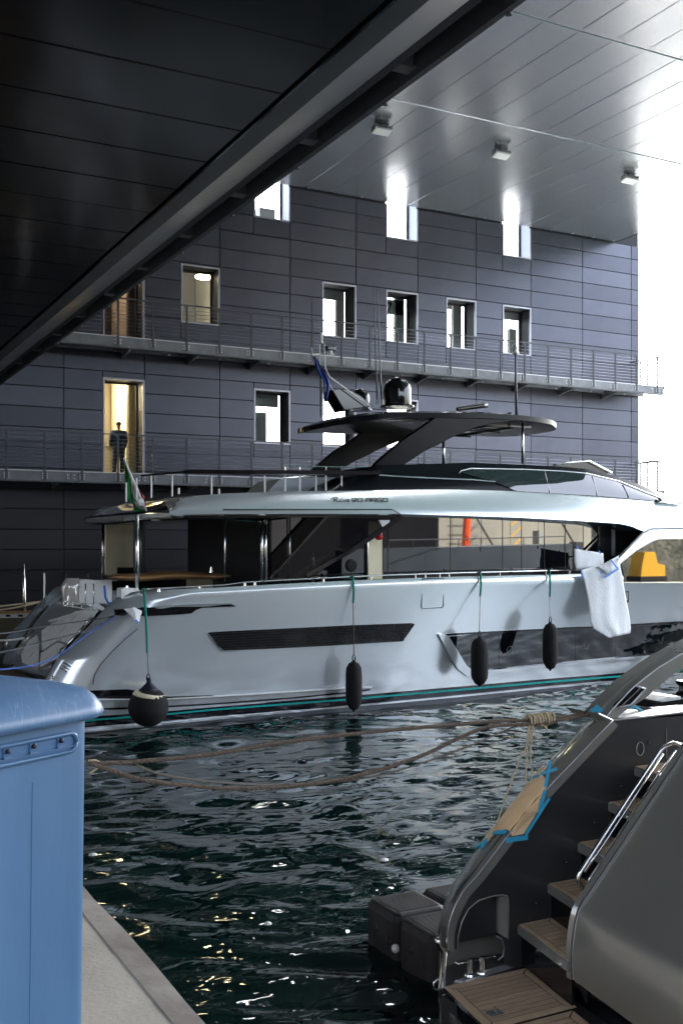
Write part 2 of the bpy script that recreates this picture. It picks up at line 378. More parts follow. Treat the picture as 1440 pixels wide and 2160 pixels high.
for x, w_, yy, z0, z1 in ((16.35, .3, 1.0, DZU, 12.8), (21.0, .35, 1.0, DZU, 12.8), (23.45, .3, 1.0, 9.9, 11.2), (18.6, .35, .95, DZU, 12.8), (13.55, .35, 1.2, DZL, 7.6)): pt.box((x, WY+yy, z0), (x+w_, WY+yy+.15, z1))
for x0_, x1_, z0 in ((15.2, 16.6, 11.45), (17.5, 18.9, 11.2), (20.0, 20.9, 11.62), (22.6, 24.2, 11.5), (12.9, 14.2, 7.75)): pt.box((x0_, WY+.95, z0), (x1_, WY+.99, z0+.5))
pt.box((13.75, WY+1.4, 13.1), (14.3, WY+2.0, 14.3))
pt.build('partition', M['roomwhite'], bld)
# warm rooms behind the two left doors
for z0, z1 in ((DZL, DZU-.28), (DZU, 12.8)):
    rm = MB()
    rm.box((7.4, WY+3.3, z0), (10.15, WY+3.36, z1)); rm.box((7.34, WY+.5, z0), (7.4, WY+3.3, z1)); rm.box((7.4, WY+.5, z1-.06), (10.15, WY+3.3, z1))
    rm.box((8.9, WY+2.7, z0), (8.98, WY+3.2, z1-.1)); rm.box((9.35, WY+1.5, z0), (9.42, WY+3.2, z1-.1)); rm.box((8.2, WY+3.2, z0+1.15), (9.9, WY+3.29, z0+1.2))
    rm.build('room', M['roomcream'] if z0 < 6 else mat('room_brick', (.26,.2,.165), .8), bld)
# windows as parts
for (a, b, c, d, t) in WINS:
    d2 = min(d, 14.60)
    fr = MB(); e = .05; y0 = WY-.02; y1 = WY+.06
    fr.box((a, y0, c), (a+e, y1, d2)); fr.box((b-e, y0, c), (b, y1, d2)); fr.box((a+e, y0, c), (b-e, y1, c+e))
    if d < 14: fr.box((a+e, y0, d-e), (b-e, y1, d))
    w_ = fr.build('window', M['frame'], bld)
    rv = MB(); y2 = WY+.68; r_ = .012
    rv.box((a+r_, y1, c), (a+.03, y2, d)); rv.box((b-.03, y1, c), (b-r_, y2, d)); rv.box((a+.031, y1, c+.002), (b-.031, y2, c+.03)); rv.box((a+.031, y1, d-.03), (b-.031, y2, d-.002))
    rv.build('reveal', M['frame'] if t == 'sky' else M['reveal'], w_)
    sa = MB(); ya, yb = WY+.58, WY+.63; e = .05
    sa.box((a+.03, ya, c+.03), (a+.03+e, yb, d-.03)); sa.box((b-.03-e, ya, c+.03), (b-.03, yb, d-.03)); sa.box((a+.08, ya, c+.03), (b-.08, yb, c+.08)); sa.box((a+.08, ya, d-.09), (b-.08, yb, d-.03))
    sa.build('sash', M['reveal'], w_)
    pn = MB(); pn.box((a+.08, WY+.60, c+.08), (b-.08, WY+.61, d-.09)); pn.build('pane', M['glassw'], w_)
    if t == 'amber':
        sl_ = MB(); sl_.beam((a+.1, WY+.8, c+.1), (a+.62, WY+.72, d-.25), .06, .06); sl_.beam((a+.1, WY+.72, d-.2), (a+.62, WY+.72, d-.25), .05, .05); sl_.build('opened_sash', M['reveal'], w_)
# lamps seen through the windows
def disc_lamp(x, y, z, r, lab, warm=True):
    o = MB().lathe((x, y, z), [(r*.9, .06), (r, .055), (r, .012), (r*.92, 0.0)], 24).build('ceiling_lamp', M['lamp'], None, smooth=40)
    tag(o, lab, 'lamp')
lq = onY(430, 586, WY+1.3); disc_lamp(lq.x, WY+1.3, lq.z, .27, 'round glowing ceiling lamp inside the upper left office window')
disc_lamp(9.05, WY+1.5, 8.28, .26, 'round glowing ceiling lamp nearest the lower doorway')
disc_lamp(8.12, WY+2.4, 8.1, .22, 'small round ceiling lamp deeper inside the lower doorway')
for nm, loc, en, lab in (('room', (7.75, WY+1.3, 8.0), 26, ''), ('room', (7.75, WY+1.3, 12.0), 14, ''), ('office', (12.35, WY+1.4, 11.9), 12, '')):
    l = bpy.data.lights.new('lamp_light', 'POINT'); l.energy = en; l.color = (1, .84, .6); l.shadow_soft_size = .03
    lo = bpy.data.objects.new('lamp_light', l); lo.location = loc; C.objects.link(lo)
# ---- walkways
def walkway(dz, x0, x1, posts, label):
    W0 = 29.25
    r = empty('steel_walkway', (x1-3, W0, dz), label, 'walkway', 'steel walkways on the office wall')
    dk = MB(); dk.box((x0, W0+.03, dz-.05), (x1, WY-.03, dz)); dk.build('deck', M['steel'], r)
    x = x0
    k = 0
    while x < x1-.01:                           # fascia plates
        xe = min(x+2.0, x1); f = MB(); f.box((x+.006, W0, dz-.27), (xe-.006, W0+.028, dz-.012)); fo = f.build('fascia_plate', M['steel'], r)
        bo = MB()
        for bx in (x+.09, xe-.09):
            for bz in (-.10, -.19): bo.lathe((bx, W0, dz+bz), [(.016, 0), (.016, .012), (.008, .016)], 6, axis=(0,-1,0))
        bo.build('bolt', M['bolt'], fo)
        x = xe; k += 1
    ed = MB(); ed.box((x0, W0-.004, dz-.010), (x1, W0+.029, dz+.012)); ed.build('edge_strip', M['deckedge'], r)
    ib = MB(); ib.box((x0, WY-.2, dz-.22), (x1, WY-.06, dz-.052)); ib.box((x0, W0+.03, dz-.30), (x1, W0+.16, dz-.27)); ib.build('inner_beam', M['steel'], r)
    xx = posts[0]+.5
    while xx < x1:                              # cantilever brackets
        b = MB(); b.prism([(xx-.04, W0+.1, dz-.06), (xx-.04, WY-.02, dz-.06), (xx-.04, WY-.02, dz-.42), (xx-.04, W0+.1, dz-.2)], (.08, 0, 0))
        b.box((xx-.10, W0+.12, dz-.24), (xx+.10, WY-.1, dz-.225)); b.build('bracket', M['steel'], r); xx += 2.014
    xx = posts[0]+.2
    while xx < x1: MB().lathe((xx, WY-.35, dz-.26), [(.03, 0), (.035, .03), (.02, .05)], 8).build('under_light', M['deckedge'], r); xx += 1.6
    for px_ in posts:                           # posts, clamp plates and bolts
        p = MB(); p.box((px_-.012, W0-.03, dz-.24), (px_+.012, W0-.004, dz+1.06)); p.box((px_+.02, W0-.03, dz-.24), (px_+.044, W0-.004, dz+1.06))
        p.prism([(px_-.012, W0-.025, dz+1.06), (px_-.09, W0-.025, dz+1.06), (px_-.012, W0-.025, dz+.97)], (0, .015, 0))
        po = p.build('post', M['post'], r)
        c = MB(); c.box((px_-.075, W0-.012, dz-.235), (px_+.105, W0-.005, dz-.05), 0)
        for bx in (-.045, .078):
            for bz in (-.085, -.14, -.2): c.lathe((px_+bx, W0-.012, dz+bz), [(.014, 0), (.014, .012), (.006, .016)], 6, 1, axis=(0,-1,0))
        c.build('clamp_plate', [M['steel'], M['bolt']], po)
    tr = MB(); tr.beam((x0, W0-.01, dz+1.075), (x1, W0-.01, dz+1.075), .05, .035); tr.build('handrail', M['post'], r)
    for k in range(9):
        wr = MB(); z = dz+.10+k*.105; wr.tube([(x0, W0+.0, z), (x1, W0+.0, z)], .008, 5, cap=False); wr.build('wire', M['wire'], r)
    # end return towards the wall
    er = MB()
    for xe in (posts[-1], x1):
        er.beam((xe, W0, dz+1.075), (xe, W0+1.7, dz+1.075), .05, .035)
        for z in [dz+.10+k*.105 for k in range(9)]: er.tube([(xe, W0, z), (xe, W0+1.7, z)], .0065, 5, cap=False)
        for yy in (W0+.85, W0+1.7): er.box((xe-.02, yy-.02, dz-.02), (xe+.02, yy+.02, dz+1.06))
    er.box((x1-.02, W0-.02, dz-.1), (x1+.01, W0+.01, dz+1.06))
    er.build('end_rail', M['post'], r)
    return r
walkway(DZU, 4.3, 28.78, [8.29+1.007*k for k in range(21)], 'upper steel walkway with wire railing across the dark panel wall')
walkway(DZL, 1.0, 28.78, [8.29-1.007*6+1.007*k for k in range(27)], 'lower steel walkway with wire railing just above the silver yacht')
# ---- canopy
can = empty('canopy_roof', (20, 20, CZ), 'high brushed metal canopy ceiling sheltering the basin', 'canopy')
XR = 27.56
cb = MB(); cb.box((-25, -3, CZ+.09), (XR-.05, WY-.06, CZ+.6)); cb.box((4.2, -18, CZ+.09), (XR-.05, -3.01, CZ+.6)); cb.box((XR-.045, -18, CZ+.0), (XR, WY-.06, CZ+1.6)); cb.build('backing', M['canopyback'], can)  # unseen rear part, cut away on one side to steer skylight
def cpanel(x0, x1, y0, y1, gx=.0055, gy=.028):
    key = ('c', round(x1-x0, 3), round(y1-y0, 3))
    if key not in shared:
        w_, h_ = x1-x0-2*gx, y1-y0-2*gy; e = .008; t_ = .05
        v = [(0,0,t_),(w_,0,t_),(w_,h_,t_),(0,h_,t_),(0,0,e),(w_,0,e),(w_,h_,e),(0,h_,e),(e,e,0),(w_-e,e,0),(w_-e,h_-e,0),(e,h_-e,0)]
        f = [(8,11,10,9)]+[(i, i+4, (i+1) % 4+4, (i+1) % 4) for i in range(4)]+[(i+4, i+8, (i+1) % 4+8, (i+1) % 4+4) for i in range(4)]
        me = bpy.data.meshes.new('ceiling_panel'); me.from_pydata(v, [], f); me.materials.append(M['canopy']); me.update(); shared[key] = me
    o = bpy.data.objects.new('ceiling_panel', shared[key]); C.objects.link(o); o.parent = can
    o.location = (x0+gx-20, y0+gy-20, random.uniform(-.002, .002)); o.rotation_euler = (random.uniform(-.0006,.0006), random.uniform(-.003, .003), 0)
YS = [WY-.08, 23.3, 18.3, 13.3, 8.3, 1.0]
XS = [15.53+.968*k for k in range(-10, 13)]+[XR-.06]
for a in range(len(YS)-1):
    if a < 3:
        for b in range(len(XS)-1): cpanel(XS[b], XS[b+1], YS[a+1], YS[a])
        cpanel(-24, XS[0], YS[a+1], YS[a])
    else: cpanel(-24, XS[-1], YS[a+1], YS[a])
st = MB()
for y in YS[1:4]: st.box((XS[0], y-.012, CZ+.02), (XR-.06, y+.012, CZ+.06))
st.build('joint_strip', M['frame'], can)
# ---- floodlights on the canopy
def flood(px, py, lab):
    p = onZ(px, py, CZ-.26)
    r = empty('floodlight', (p.x, p.y, CZ-.4), lab, 'floodlight', 'floodlights under the canopy')
    a = MB(); a.prism([(p.x-.27, p.y-.12, p.z+.02), (p.x+.27, p.y-.12, p.z+.02), (p.x+.27, p.y+.11, p.z-.04), (p.x-.27, p.y+.11, p.z-.04)], (0, .02, .05))
    for k in range(7): a.box((p.x-.24+k*.08-.006, p.y-.14, p.z+.06), (p.x-.24+k*.08+.006, p.y+.13, p.z+.13))
    ho = a.build('housing', mat('lamp_housing', (.42,.43,.42), .4, .5), r, bevel=.008)
    g = MB(); g.prism([(p.x-.24, p.y-.13, p.z+.008), (p.x+.24, p.y-.13, p.z+.008), (p.x+.24, p.y+.11, p.z-.062), (p.x-.24, p.y+.11, p.z-.062)], (0, 0, -.006)); g.build('lens', M['whitepaint'], ho)
    b = MB()
    for s in (-.15, .15): b.box((p.x+s-.015, p.y-.03, p.z+.07), (p.x+s+.015, p.y+.05, CZ-.05))
    b.box((p.x-.2, p.y-.06, CZ-.055), (p.x+.2, p.y+.06, CZ-.02)); b.box((p.x-.1, p.y-.1, p.z+.1), (p.x+.1, p.y+.08, p.z+.2))
    b.build('bracket', M['post'], r)
flood(805, 276, 'floodlight under the canopy nearest the dark footbridge beam')
flood(1057, 327, 'middle one of the three floodlights under the canopy')
flood(1327, 380, 'floodlight under the canopy nearest the bright open edge')
# ---- footbridge overhead at the left
br = empty('overhead_footbridge', (0, 12, 6.5), 'dark footbridge with glossy black soffit crossing overhead', 'footbridge')
Z0 = H+3.2
def spanel(y0, y1, x0, x1):
    g = .008; w_ = x1-x0; h_ = y1-y0-2*g; key = ('s', round(w_, 2), round(h_, 3))
    if key not in shared:
        e = .006; v = [(0,0,.04),(w_,0,.04),(w_,h_,.04),(0,h_,.04),(0,0,e),(w_,0,e),(w_,h_,e),(0,h_,e),(e,e,0),(w_-e,e,0),(w_-e,h_-e,0),(e,h_-e,0)]
        f = [(8,11,10,9)]+[(i, i+4, (i+1) % 4+4, (i+1) % 4) for i in range(4)]+[(i+4, i+8, (i+1) % 4+8, (i+1) % 4+4) for i in range(4)]
        me = bpy.data.meshes.new('soffit_panel'); me.from_pydata(v, [], f); me.materials.append(M['soffit']); me.update(); shared[key] = me
    o = bpy.data.objects.new('soffit_panel', shared[key]); C.objects.link(o); o.parent = br
    o.location = (x0, y0+g-12, Z0-6.5+random.uniform(-.002, .002)); o.rotation_euler = (random.uniform(-.002, .002), 0, 0)
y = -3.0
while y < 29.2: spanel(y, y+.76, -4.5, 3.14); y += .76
b = MB(); b.box((-4.5, -3, Z0+.05), (3.3, 29.2, CZ-.02)); b.build('deck', M['darkbeam'], br)  # unseen bulk above the soffit, carried up to the canopy to block skylight
b = MB(); b.box((3.155, -3, Z0-.02), (3.168, 29.2, Z0+.05)); b.box((3.176, -3, Z0-.012), (3.184, 29.2, Z0+.05)); b.build('edge_trim', M['black'], br)
def strip_x(name, prof, m):
    n = len(prof); v = [(x, -3, z) for x, z in prof]+[(x, 29.2, z) for x, z in prof]
    f = [(i, i+1, i+1+n, i+n) for i in range(n-1)]+[(n-1, 0, n, 2*n-1), tuple(range(n)), tuple(range(2*n-1, n-1, -1))]
    return obj(name, v, f, m, br)
strip_x('inner_flange', [(3.19, Z0+.0), (3.36, Z0+.0), (3.36, Z0+.3), (3.19, Z0+.3)], M['beam'])
strip_x('box_girder', [(3.364, Z0+.004), (3.735, Z0+.15), (3.735, Z0+1.2), (3.364, Z0+1.2)], noise_mat('girder_paint', (.065,.07,.08), (.085,.09,.102), 1.5, .28, .1, .4))
strip_x('lower_flange', [(3.738, Z0+.148), (3.806, Z0+.148), (3.806, Z0+.19), (3.738, Z0+.19)], M['darkbeam'])
strip_x('outer_flange', [(3.997, Z0+.15), (4.045, Z0+.15), (4.045, Z0+1.2), (3.997, Z0+1.2)], M['post'])
b = MB(); b.box((3.74, -3, Z0+.75), (3.996, 29.2, Z0+.8)); b.build('web', M['darkbeam'], br)
y = 3.4
while y < 29:
    b = MB(); b.box((3.738, y, Z0+.22), (3.996, y+.06, Z0+.5)); b.box((3.738, y-.03, Z0+.2), (3.996, y+.09, Z0+.22)); b.build('cross_brace', M['steel'], br)
    b = MB(); b.lathe((4.05, y+.5, Z0+.14), [(.02, 0), (.02, .04)], 8); b.build('bolt', M['post'], br)
    y += 1.55
# ================================================ THE SILVER YACHT
YC = 21.55
def onPl(px, py, n, d):
    r = ray(px, py); n = Vector(n); o = Vector((0, 0, H)); t = (d-n.dot(o))/n.dot(r); return o+r*t
SHEER_PX = [(258,1259),(300,1249),(400,1242),(450,1240),(600,1232),(740,1225),(950,1217),(1225,1211),(1330,1209),(1440,1206)]
_sp = [onY(a, b, 18.5) for a, b in SHEER_PX]; SHX = [p.x for p in _sp]+[22, 32]; SHZ = [p.z for p in _sp]+[3.0, 3.6]
def sheer(x): return float(np.interp(x, SHX, SHZ))
EDGE_Z = [-.5, .6, .98, 1.30, 1.62, 1.90, 2.08, 2.30, 2.45]
_e = [onY(a, b, 18.75) for a, b in ((111,1430),(133,1390),(156,1368),(189,1332),(213,1306),(231,1286),(258,1261),(296,1250))]
EZ = [-.5, .6]+[p.z for p in _e]; EX = [_e[0].x-.35, _e[0].x-.22]+[p.x for p in _e]
def edgex(z): return float(np.interp(z, EZ, EX))
def hully(x, z, rnd=True):
    t = min(max(1-z/2.5, 0), 1.1)
    y = 18.5+.15*t
    if x > 10.5: y += .72*((x-10.5)/5.7)**1.7*t**.9*.95
    if x > 18: y += 2.6*((x-18)/13)**2.0
    if rnd:
        d = x-edgex(z)
        if d < 1.0: y += .55*(1-math.sqrt(max(0, 1-(1-max(d, 0))**2.2)))
        h = sheer(x)-z
        if h < .10: y += .05*(1-max(h, 0)/.10)**2
    return min(y, YC)
def onH(px, py, off=0.):
    y = 18.6
    for _ in range(12):
        p = onY(px, py, y); y = .5*y+.5*(hully(p.x, p.z)-off)
    return onY(px, py, y)
M['silver'] = noise_mat('silver_metallic_paint', (.64,.68,.71), (.68,.72,.745), .4, .17, .58, .23, coat=.8, stretch=(.3,1,2))
M['silver2'] = mat('silver_trim_paint', (.62,.65,.67), .16, .6, coat=.6)
M['glassdark'] = mat('dark_tinted_glass', (.003,.004,.006), .015, 0, .5, coat=0., ior=1.85)
M['ink'] = mat('black_lettering', (.01,.01,.012), .6, spec=.2)
M['tint'] = mat('smoked_glass', (.004,.004,.006), .02, 0, .35, alpha=.7)
M['blackpaint'] = noise_mat('black_metallic_paint', (.005,.006,.008), (.007,.008,.011), .6, .17, .0, .22, coat=0., spec=.14)
M['teal'] = mat('teal_stripe', (.0,.42,.40), .35)
M['boot'] = mat('black_boot_stripe', (.008,.008,.012), .12, coat=.4)
M['antifoul'] = noise_mat('grey_lower_hull', (.08,.085,.10), (.12,.125,.145), 3, .3, .2, .5)
M['plastic'] = noise_mat('white_bubble_film', (.68,.69,.71), (.80,.80,.82), 2, .45, 0, .5, .4, 22, stretch=(3,3,.6), dist=.02)
M['bluetape'] = mat('blue_tape', (.05,.2,.62), .6)
M['green'] = mat('green_fender_sleeve', (.01,.22,.17), .8)
M['wood'] = noise_mat('varnished_wood', (.30,.15,.055), (.42,.24,.10), 2, .3, stretch=(.5,6,6))
M['cream'] = mat('cream_panel', (.78,.71,.50), .6)
M['deckteak'] = noise_mat('teak_deck', (.2,.13,.07), (.3,.2,.12), 3, .6, stretch=(1,8,8))
yt = empty('motor_yacht', (12, YC, 0), 'large silver grey motor yacht with black flybridge moored along the dark building', 'yacht')
def patch(name, top, bot, nx, ny, surf, m, parent=yt, thick=0., smooth=True, label=None, ext=(0,1,0)):
    def fn(u, v):
        a = polyat(top, u); b = polyat(bot, u); return surf(b[0]+(a[0]-b[0])*v, b[1]+(a[1]-b[1])*v)
    e = Vector(ext)*thick
    v, f = grid(nx, ny, fn, (lambda p: p+e) if thick else None)
    return obj(name, v, f, m, parent, smooth=35 if smooth else False, label=label)
def poly(name, pts, surf, m, parent=yt, thick=.02, bevel=0, label=None, ext=(0,1,0)):
    return MB().prism([surf(*p) for p in pts], Vector(ext)*thick).build(name, m, parent, bevel=bevel, label=label)
# hull sides, loft in true space
def hull():
    NX, NZ = 130, 56
    def P(i, j, far):
        v = j/NZ
        z0 = -.45; z = z0
        # x distribution from stern edge to bow
        u = (i/NX)**1.35
        xs = 31.0
        ztop = 2.45
        zz = z0+(ztop-z0)*v
        x = edgex(zz)+(xs-edgex(zz))*u
        zt = sheer(x); zz2 = z0+(zt-z0)*v if x > 5.8 else zz
        x = edgex(zz2)+(xs-edgex(zz2))*u if x <= 5.8 else x
        y = hully(x, zz2)
        return Vector((x, 2*YC-y if far else y, zz2))
    vs = []; fs = []
    for far in (0, 1):
        n = len(vs); vs += [P(i, j, far) for j in range(NZ+1) for i in range(NX+1)]; W = NX+1
        fs += [(n+j*W+i, n+j*W+i+1, n+(j+1)*W+i+1, n+(j+1)*W+i) for j in range(NZ) for i in range(NX)]
    W = NX+1; n2 = (NZ+1)*W
    # inner bulwark and deck: join the two sheer lines 0.35 m down
    NT = len(vs)
    for far in (0, 1):
        for i in range(W):
            p = vs[(n2 if far else 0)+NZ*W+i]; s = -1 if far else 1
            vs.append(p+Vector((0, .12*s, 0))); 
        for i in range(W):
            p = vs[(n2 if far else 0)+NZ*W+i]; s = -1 if far else 1
            vs.append(p+Vector((0, .13*s, -.38)))
    for far in (0, 1):
        b = NT+far*2*W; t = (n2 if far else 0)+NZ*W
        for i in range(NX): fs.append((t+i, t+i+1, b+i+1, b+i)); fs.append((b+i, b+i+1, b+W+i+1, b+W+i))
    for i in range(NX): fs.append((NT+W+i, NT+W+i+1, NT+3*W+i+1, NT+3*W+i))
    obj('hull', vs, fs, M['silver'], yt, smooth=40)
hull()
def hstrip(name, mid, up, dn, m, off=.012, nx=50, surf=None):
    s = surf or (lambda a, b: onH(a, b, off))
    return patch(name, [(x, y-up) for x, y in mid], [(x, y+dn) for x, y in mid], nx, 1, s, m, thick=.03)
TE = [(150,1524),(198,1519),(350,1507),(450,1497.5),(728,1476),(950,1457),(1148,1439.5),(1343,1424),(1440,1416)]
hstrip('boot_stripe', TE, 7, 14, M['boot'], .008)
hstrip('teal_stripe', TE, 1.6, 1.8, M['teal'], .014)
hstrip('waterline_trim', [(150,1546),(198,1541),(350,1527),(450,1517),(728,1491),(950,1470.5),(1148,1451),(1290,1439),(1440,1428)], 1.6, 2.2, M['silver2'], .03)
hstrip('lower_hull', [(150,1555),(198,1550),(350,1536),(450,1526),(728,1500),(950,1480),(1148,1461),(1290,1449),(1440,1438)], 8, 22, M['antifoul'], .006)
# lower rail moulding with tip
patch('side_moulding', [(150,1480),(198,1476.5),(350,1475),(450,1470),(600,1461),(728,1452.5),(789,1450)], [(150,1497),(198,1494.5),(350,1488),(450,1482.5),(600,1471),(728,1459),(789,1452.5)], 40, 3, lambda a, b: onH(a, b, .07), M['silver2'], thick=.08)
patch('lower_moulding', [(150,1507),(198,1501),(350,1493.5),(450,1487),(560,1480)], [(150,1512),(198,1511),(350,1501),(450,1492),(560,1483)], 30, 2, lambda a, b: onH(a, b, .04), M['silver'], thick=.05)
hstrip('moulding_shadow', [(198,1496),(350,1490),(450,1484.5),(600,1473),(728,1461),(780,1454)], .3, 2.6, M['boot'], .03)  # black line painted as the shadow under the side moulding
hstrip('moulding_highlight', [(198,1476),(350,1474.5),(450,1469.5),(600,1460.5),(728,1452),(785,1450)], .6, 1.4, M['whitepaint'], .155)
patch('side_recess', [(190,1457),(270,1454),(350,1470),(450,1467)], [(190,1473),(270,1474),(350,1474),(450,1469)], 20, 2, lambda a, b: onH(a, b, .01), M['black'], thick=.03)
# vent slit near the stern
sv = poly('side_vent', [(241,1285),(243,1298),(275,1300),(312,1299.5),(370,1297),(404,1294),(413,1287),(426,1282),(498,1279.5),(488,1275),(375,1277.5),(300,1281)], lambda a, b: onH(a, b, .035), M['black'], thick=.05)
patch('vent_lip', [(238,1283),(300,1279.5),(375,1275.5),(487,1272)], [(240,1286),(300,1282),(375,1279),(490,1276)], 24, 1, lambda a, b: onH(a, b, .03), M['silver2'], thick=.05)
patch('vent_spear', [(375,1276),(487,1272),(500,1276.5)], [(375,1280),(487,1279),(500,1277.5)], 24, 1, lambda a, b: onH(a, b, .03), M['silver2'], parent=sv, thick=.04)
# stern joint line
MB().tube([onH(*p, .004) for p in ((291,1326),(262,1350),(235,1377),(212,1402),(199,1425),(196,1445))], .006, 5).build('panel_joint', M['boot'], yt)
# engine room grille
GR = [(440,1335),(470,1333),(600,1327),(740,1320),(868,1315),(874,1317),(849,1352),(700,1361),(560,1368),(472,1371.5),(464,1369)]
def ring(name, pts, surf, w_, m, parent, n_=5):
    return MB().tube([surf(*p) for p in pts+[pts[0]]], w_, n_).build(name, m, parent, smooth=True)
gr = patch('engine_grille', [(440,1335),(600,1327),(740,1320),(874,1315.5)], [(466,1371.5),(600,1366),(740,1359),(849,1352)], 40, 2, lambda a, b: onH(a, b, .006), M['black'], thick=.02)
ring('grille_frame', GR, lambda a, b: onH(a, b, .02), .010, M['boot'], gr)
mesh_ = MB()
for k in range(70):
    x = 446+k*6.1; xb = x+18
    t = interp([(440,1335),(600,1327),(740,1320),(874,1315.5)], x); b_ = interp([(466,1371),(600,1366),(740,1359),(849,1352)], min(xb, 849))
    mesh_.tube([onH(x, t, .014), onH(min(xb, 851), b_, .014)], .0035, 3, cap=False)
for k in range(7):
    a = k/7+.07
    mesh_.tube([onH(443+a*22, 1335+a*36, .013), onH(600, 1327+a*39, .013), onH(740, 1320+a*39, .013), onH(872-a*24, 1316+a*36, .013)], .0035, 3, cap=False)
mo = mesh_.build('grille_mesh', mat('mesh_metal', (.16,.16,.15), .4, .7), gr); mo['kind'] = 'stuff'
MB().tube([onH(440, 1337, .02), onH(455, 1357, .02), onH(468, 1373, .02), onH(500, 1373, .02)], .008, 5).build('grille_trim', M['silver2'], gr)
# boarding hatch outline
ring('side_hatch', [(890,1221),(935,1219),(935,1279),(932,1282),(892,1284),(889,1281)], lambda a, b: onH(a, b, .014), .008, M['boot'], yt)
# big hull window
HW_T = [(938,1338.5),(1000,1334),(1250,1322),(1440,1312)]
HW_B = [(990,1418),(1030,1413.5),(1183,1400),(1322,1387.5),(1440,1374)]
hw = patch('hull_window', [(947,1343),(1000,1338),(1250,1326),(1460,1314.5)], [(992,1417),(1030,1413.5),(1183,1400),(1460,1373)], 50, 3, lambda a, b: onH(a, b, .004), M['glassdark'], thick=.02)
patch('window_gap', [(938,1337),(1000,1333.5),(1250,1321),(1460,1309.5)], [(944,1341),(1000,1338),(1250,1325.5),(1460,1314)], 40, 1, lambda a, b: onH(a, b, .012), M['boot'], parent=hw, thick=.03)
patch('window_cheek', [(926,1338),(938,1338),(947,1343),(962,1372),(978,1399),(1000,1417)], [(926,1341),(935,1358),(950,1388),(966,1412),(985,1427),(1001,1430)], 30, 4, lambda a, b: onH(a, b, .055), M['silver2'], parent=hw, thick=.06)
patch('window_ledge', [(1000,1417),(1183,1400),(1322,1387.5),(1460,1373)], [(1001,1424),(1183,1407),(1322,1394),(1460,1380)], 40, 2, lambda a, b: onH(a, b, .05), M['silver2'], parent=hw, thick=.06)
for x, y in ((1075,1373),(1236,1361),(1393,1349)):
    c = onH(x, y, .022)
    MB().tube([c+Vector((math.cos(a)*.075, 0, math.sin(a)*.095)) for a in [k*math.pi/12 for k in range(25)]], .005, 4, cap=False).build('porthole_ring', mat('ring_metal', (.3,.3,.32), .3, .6), hw)
for x in (1052,1213,1298,1371):
    MB().tube([onH(x, interp(HW_T, x)+6, .006), onH(x, interp(HW_B, x)-2, .006)], .004, 4).build('glass_joint', M['boot'], hw)
bd = poly('hull_badge', [(1320,1248),(1325.5,1247),(1325.5,1270),(1322,1273),(1319.5,1266)], lambda a, b: onH(a, b, .012), M['boot'], thick=.02)
poly('badge_field', [(1321,1250),(1323,1249.5),(1323,1266),(1321,1265)], lambda a, b: onH(a, b, .02), M['whitepaint'], bd, thick=.01)
# toe rail with stanchions
tr = [(300,1243),(345,1241),(430,1236),(470,1234),(520,1228),(676,1219.5),(800,1214),(950,1209),(1100,1205),(1225,1202)]
rl = MB().tube([onY(a, b, 18.58) for a, b in tr], .016, 6).build('toe_rail', M['chrome'], yt, smooth=True)
for x in (335,420,516,537,682,782,875,896,926,946,1053,1150,1200):
    yb = interp(SHEER_PX, x); a = onY(x, interp(tr, x), 18.58); b = onY(x, yb+2, 18.6)
    MB().lathe(b, [(.028, 0), (.022, .02), (.018, (a-b).z)], 8).build('stanchion', M['chrome'], rl)
# ---------------------------------------- brow band (flybridge coaming)
BR_T = [(357,1076),(366,1062),(380,1049.5),(450,1042),(589,1036.5),(950,1032.5),(1089,1036),(1218,1043.5),(1330,1053),(1395,1058.5),(1440,1064),(1520,1075),(1900,1130)]
BR_B = [(357,1077),(366,1077),(380,1077),(450,1077),(589,1077),(950,1087),(1089,1091.5),(1218,1098.5),(1305,1104.5),(1332,1110),(1353,1120),(1440,1124),(1900,1170)]
def browsurf(a, b):
    t = interp(BR_T, a); q = interp(BR_B, a); v = min(max((q-b)/max(q-t, 1), 0), 1); return onY(a, b, 18.47+.34*v**1.6)
def bothsides(name, top, bot, nx, ny, surf, m, parent=yt, label=None, closetop=True):
    """near side sheet, its mirror image on the far side, joined across the top and the bottom"""
    def fn(i, j):
        u, v = i/nx, j/ny; x = bot[0][0]+(bot[-1][0]-bot[0][0])*u; tx = x
        yt_, yb_ = interp(top, x), interp(bot, x); return surf(x, yb_+(yt_-yb_)*v)
    vs = []; fs = []; W = nx+1; n2 = W*(ny+1)
    near = [fn(i, j) for j in range(ny+1) for i in range(nx+1)]
    vs = near+[Vector((p.x, 2*YC-p.y, p.z)) for p in near]
    for s in (0, n2): fs += [(s+j*W+i, s+j*W+i+1, s+(j+1)*W+i+1, s+(j+1)*W+i) for j in range(ny) for i in range(nx)]
    for i in range(nx):
        fs.append((i, i+1, n2+i+1, n2+i)); fs.append((ny*W+i, ny*W+i+1, n2+ny*W+i+1, n2+ny*W+i))
    for i in (0, nx):
        for j in range(ny): fs.append((j*W+i, (j+1)*W+i, n2+(j+1)*W+i, n2+j*W+i))
    return obj(name, vs, fs, m, parent, smooth=32, label=label)
brow = bothsides('flybridge_side', BR_T, BR_B, 150, 8, browsurf, M['silver'])
LIP_T = [(357,1075.5),(450,1075.5),(700,1075.5),(825,1075.5),(846,1087)]; LIP_B = [(357,1086.5),(450,1085.5),(700,1085),(825,1086.5),(848,1089)]
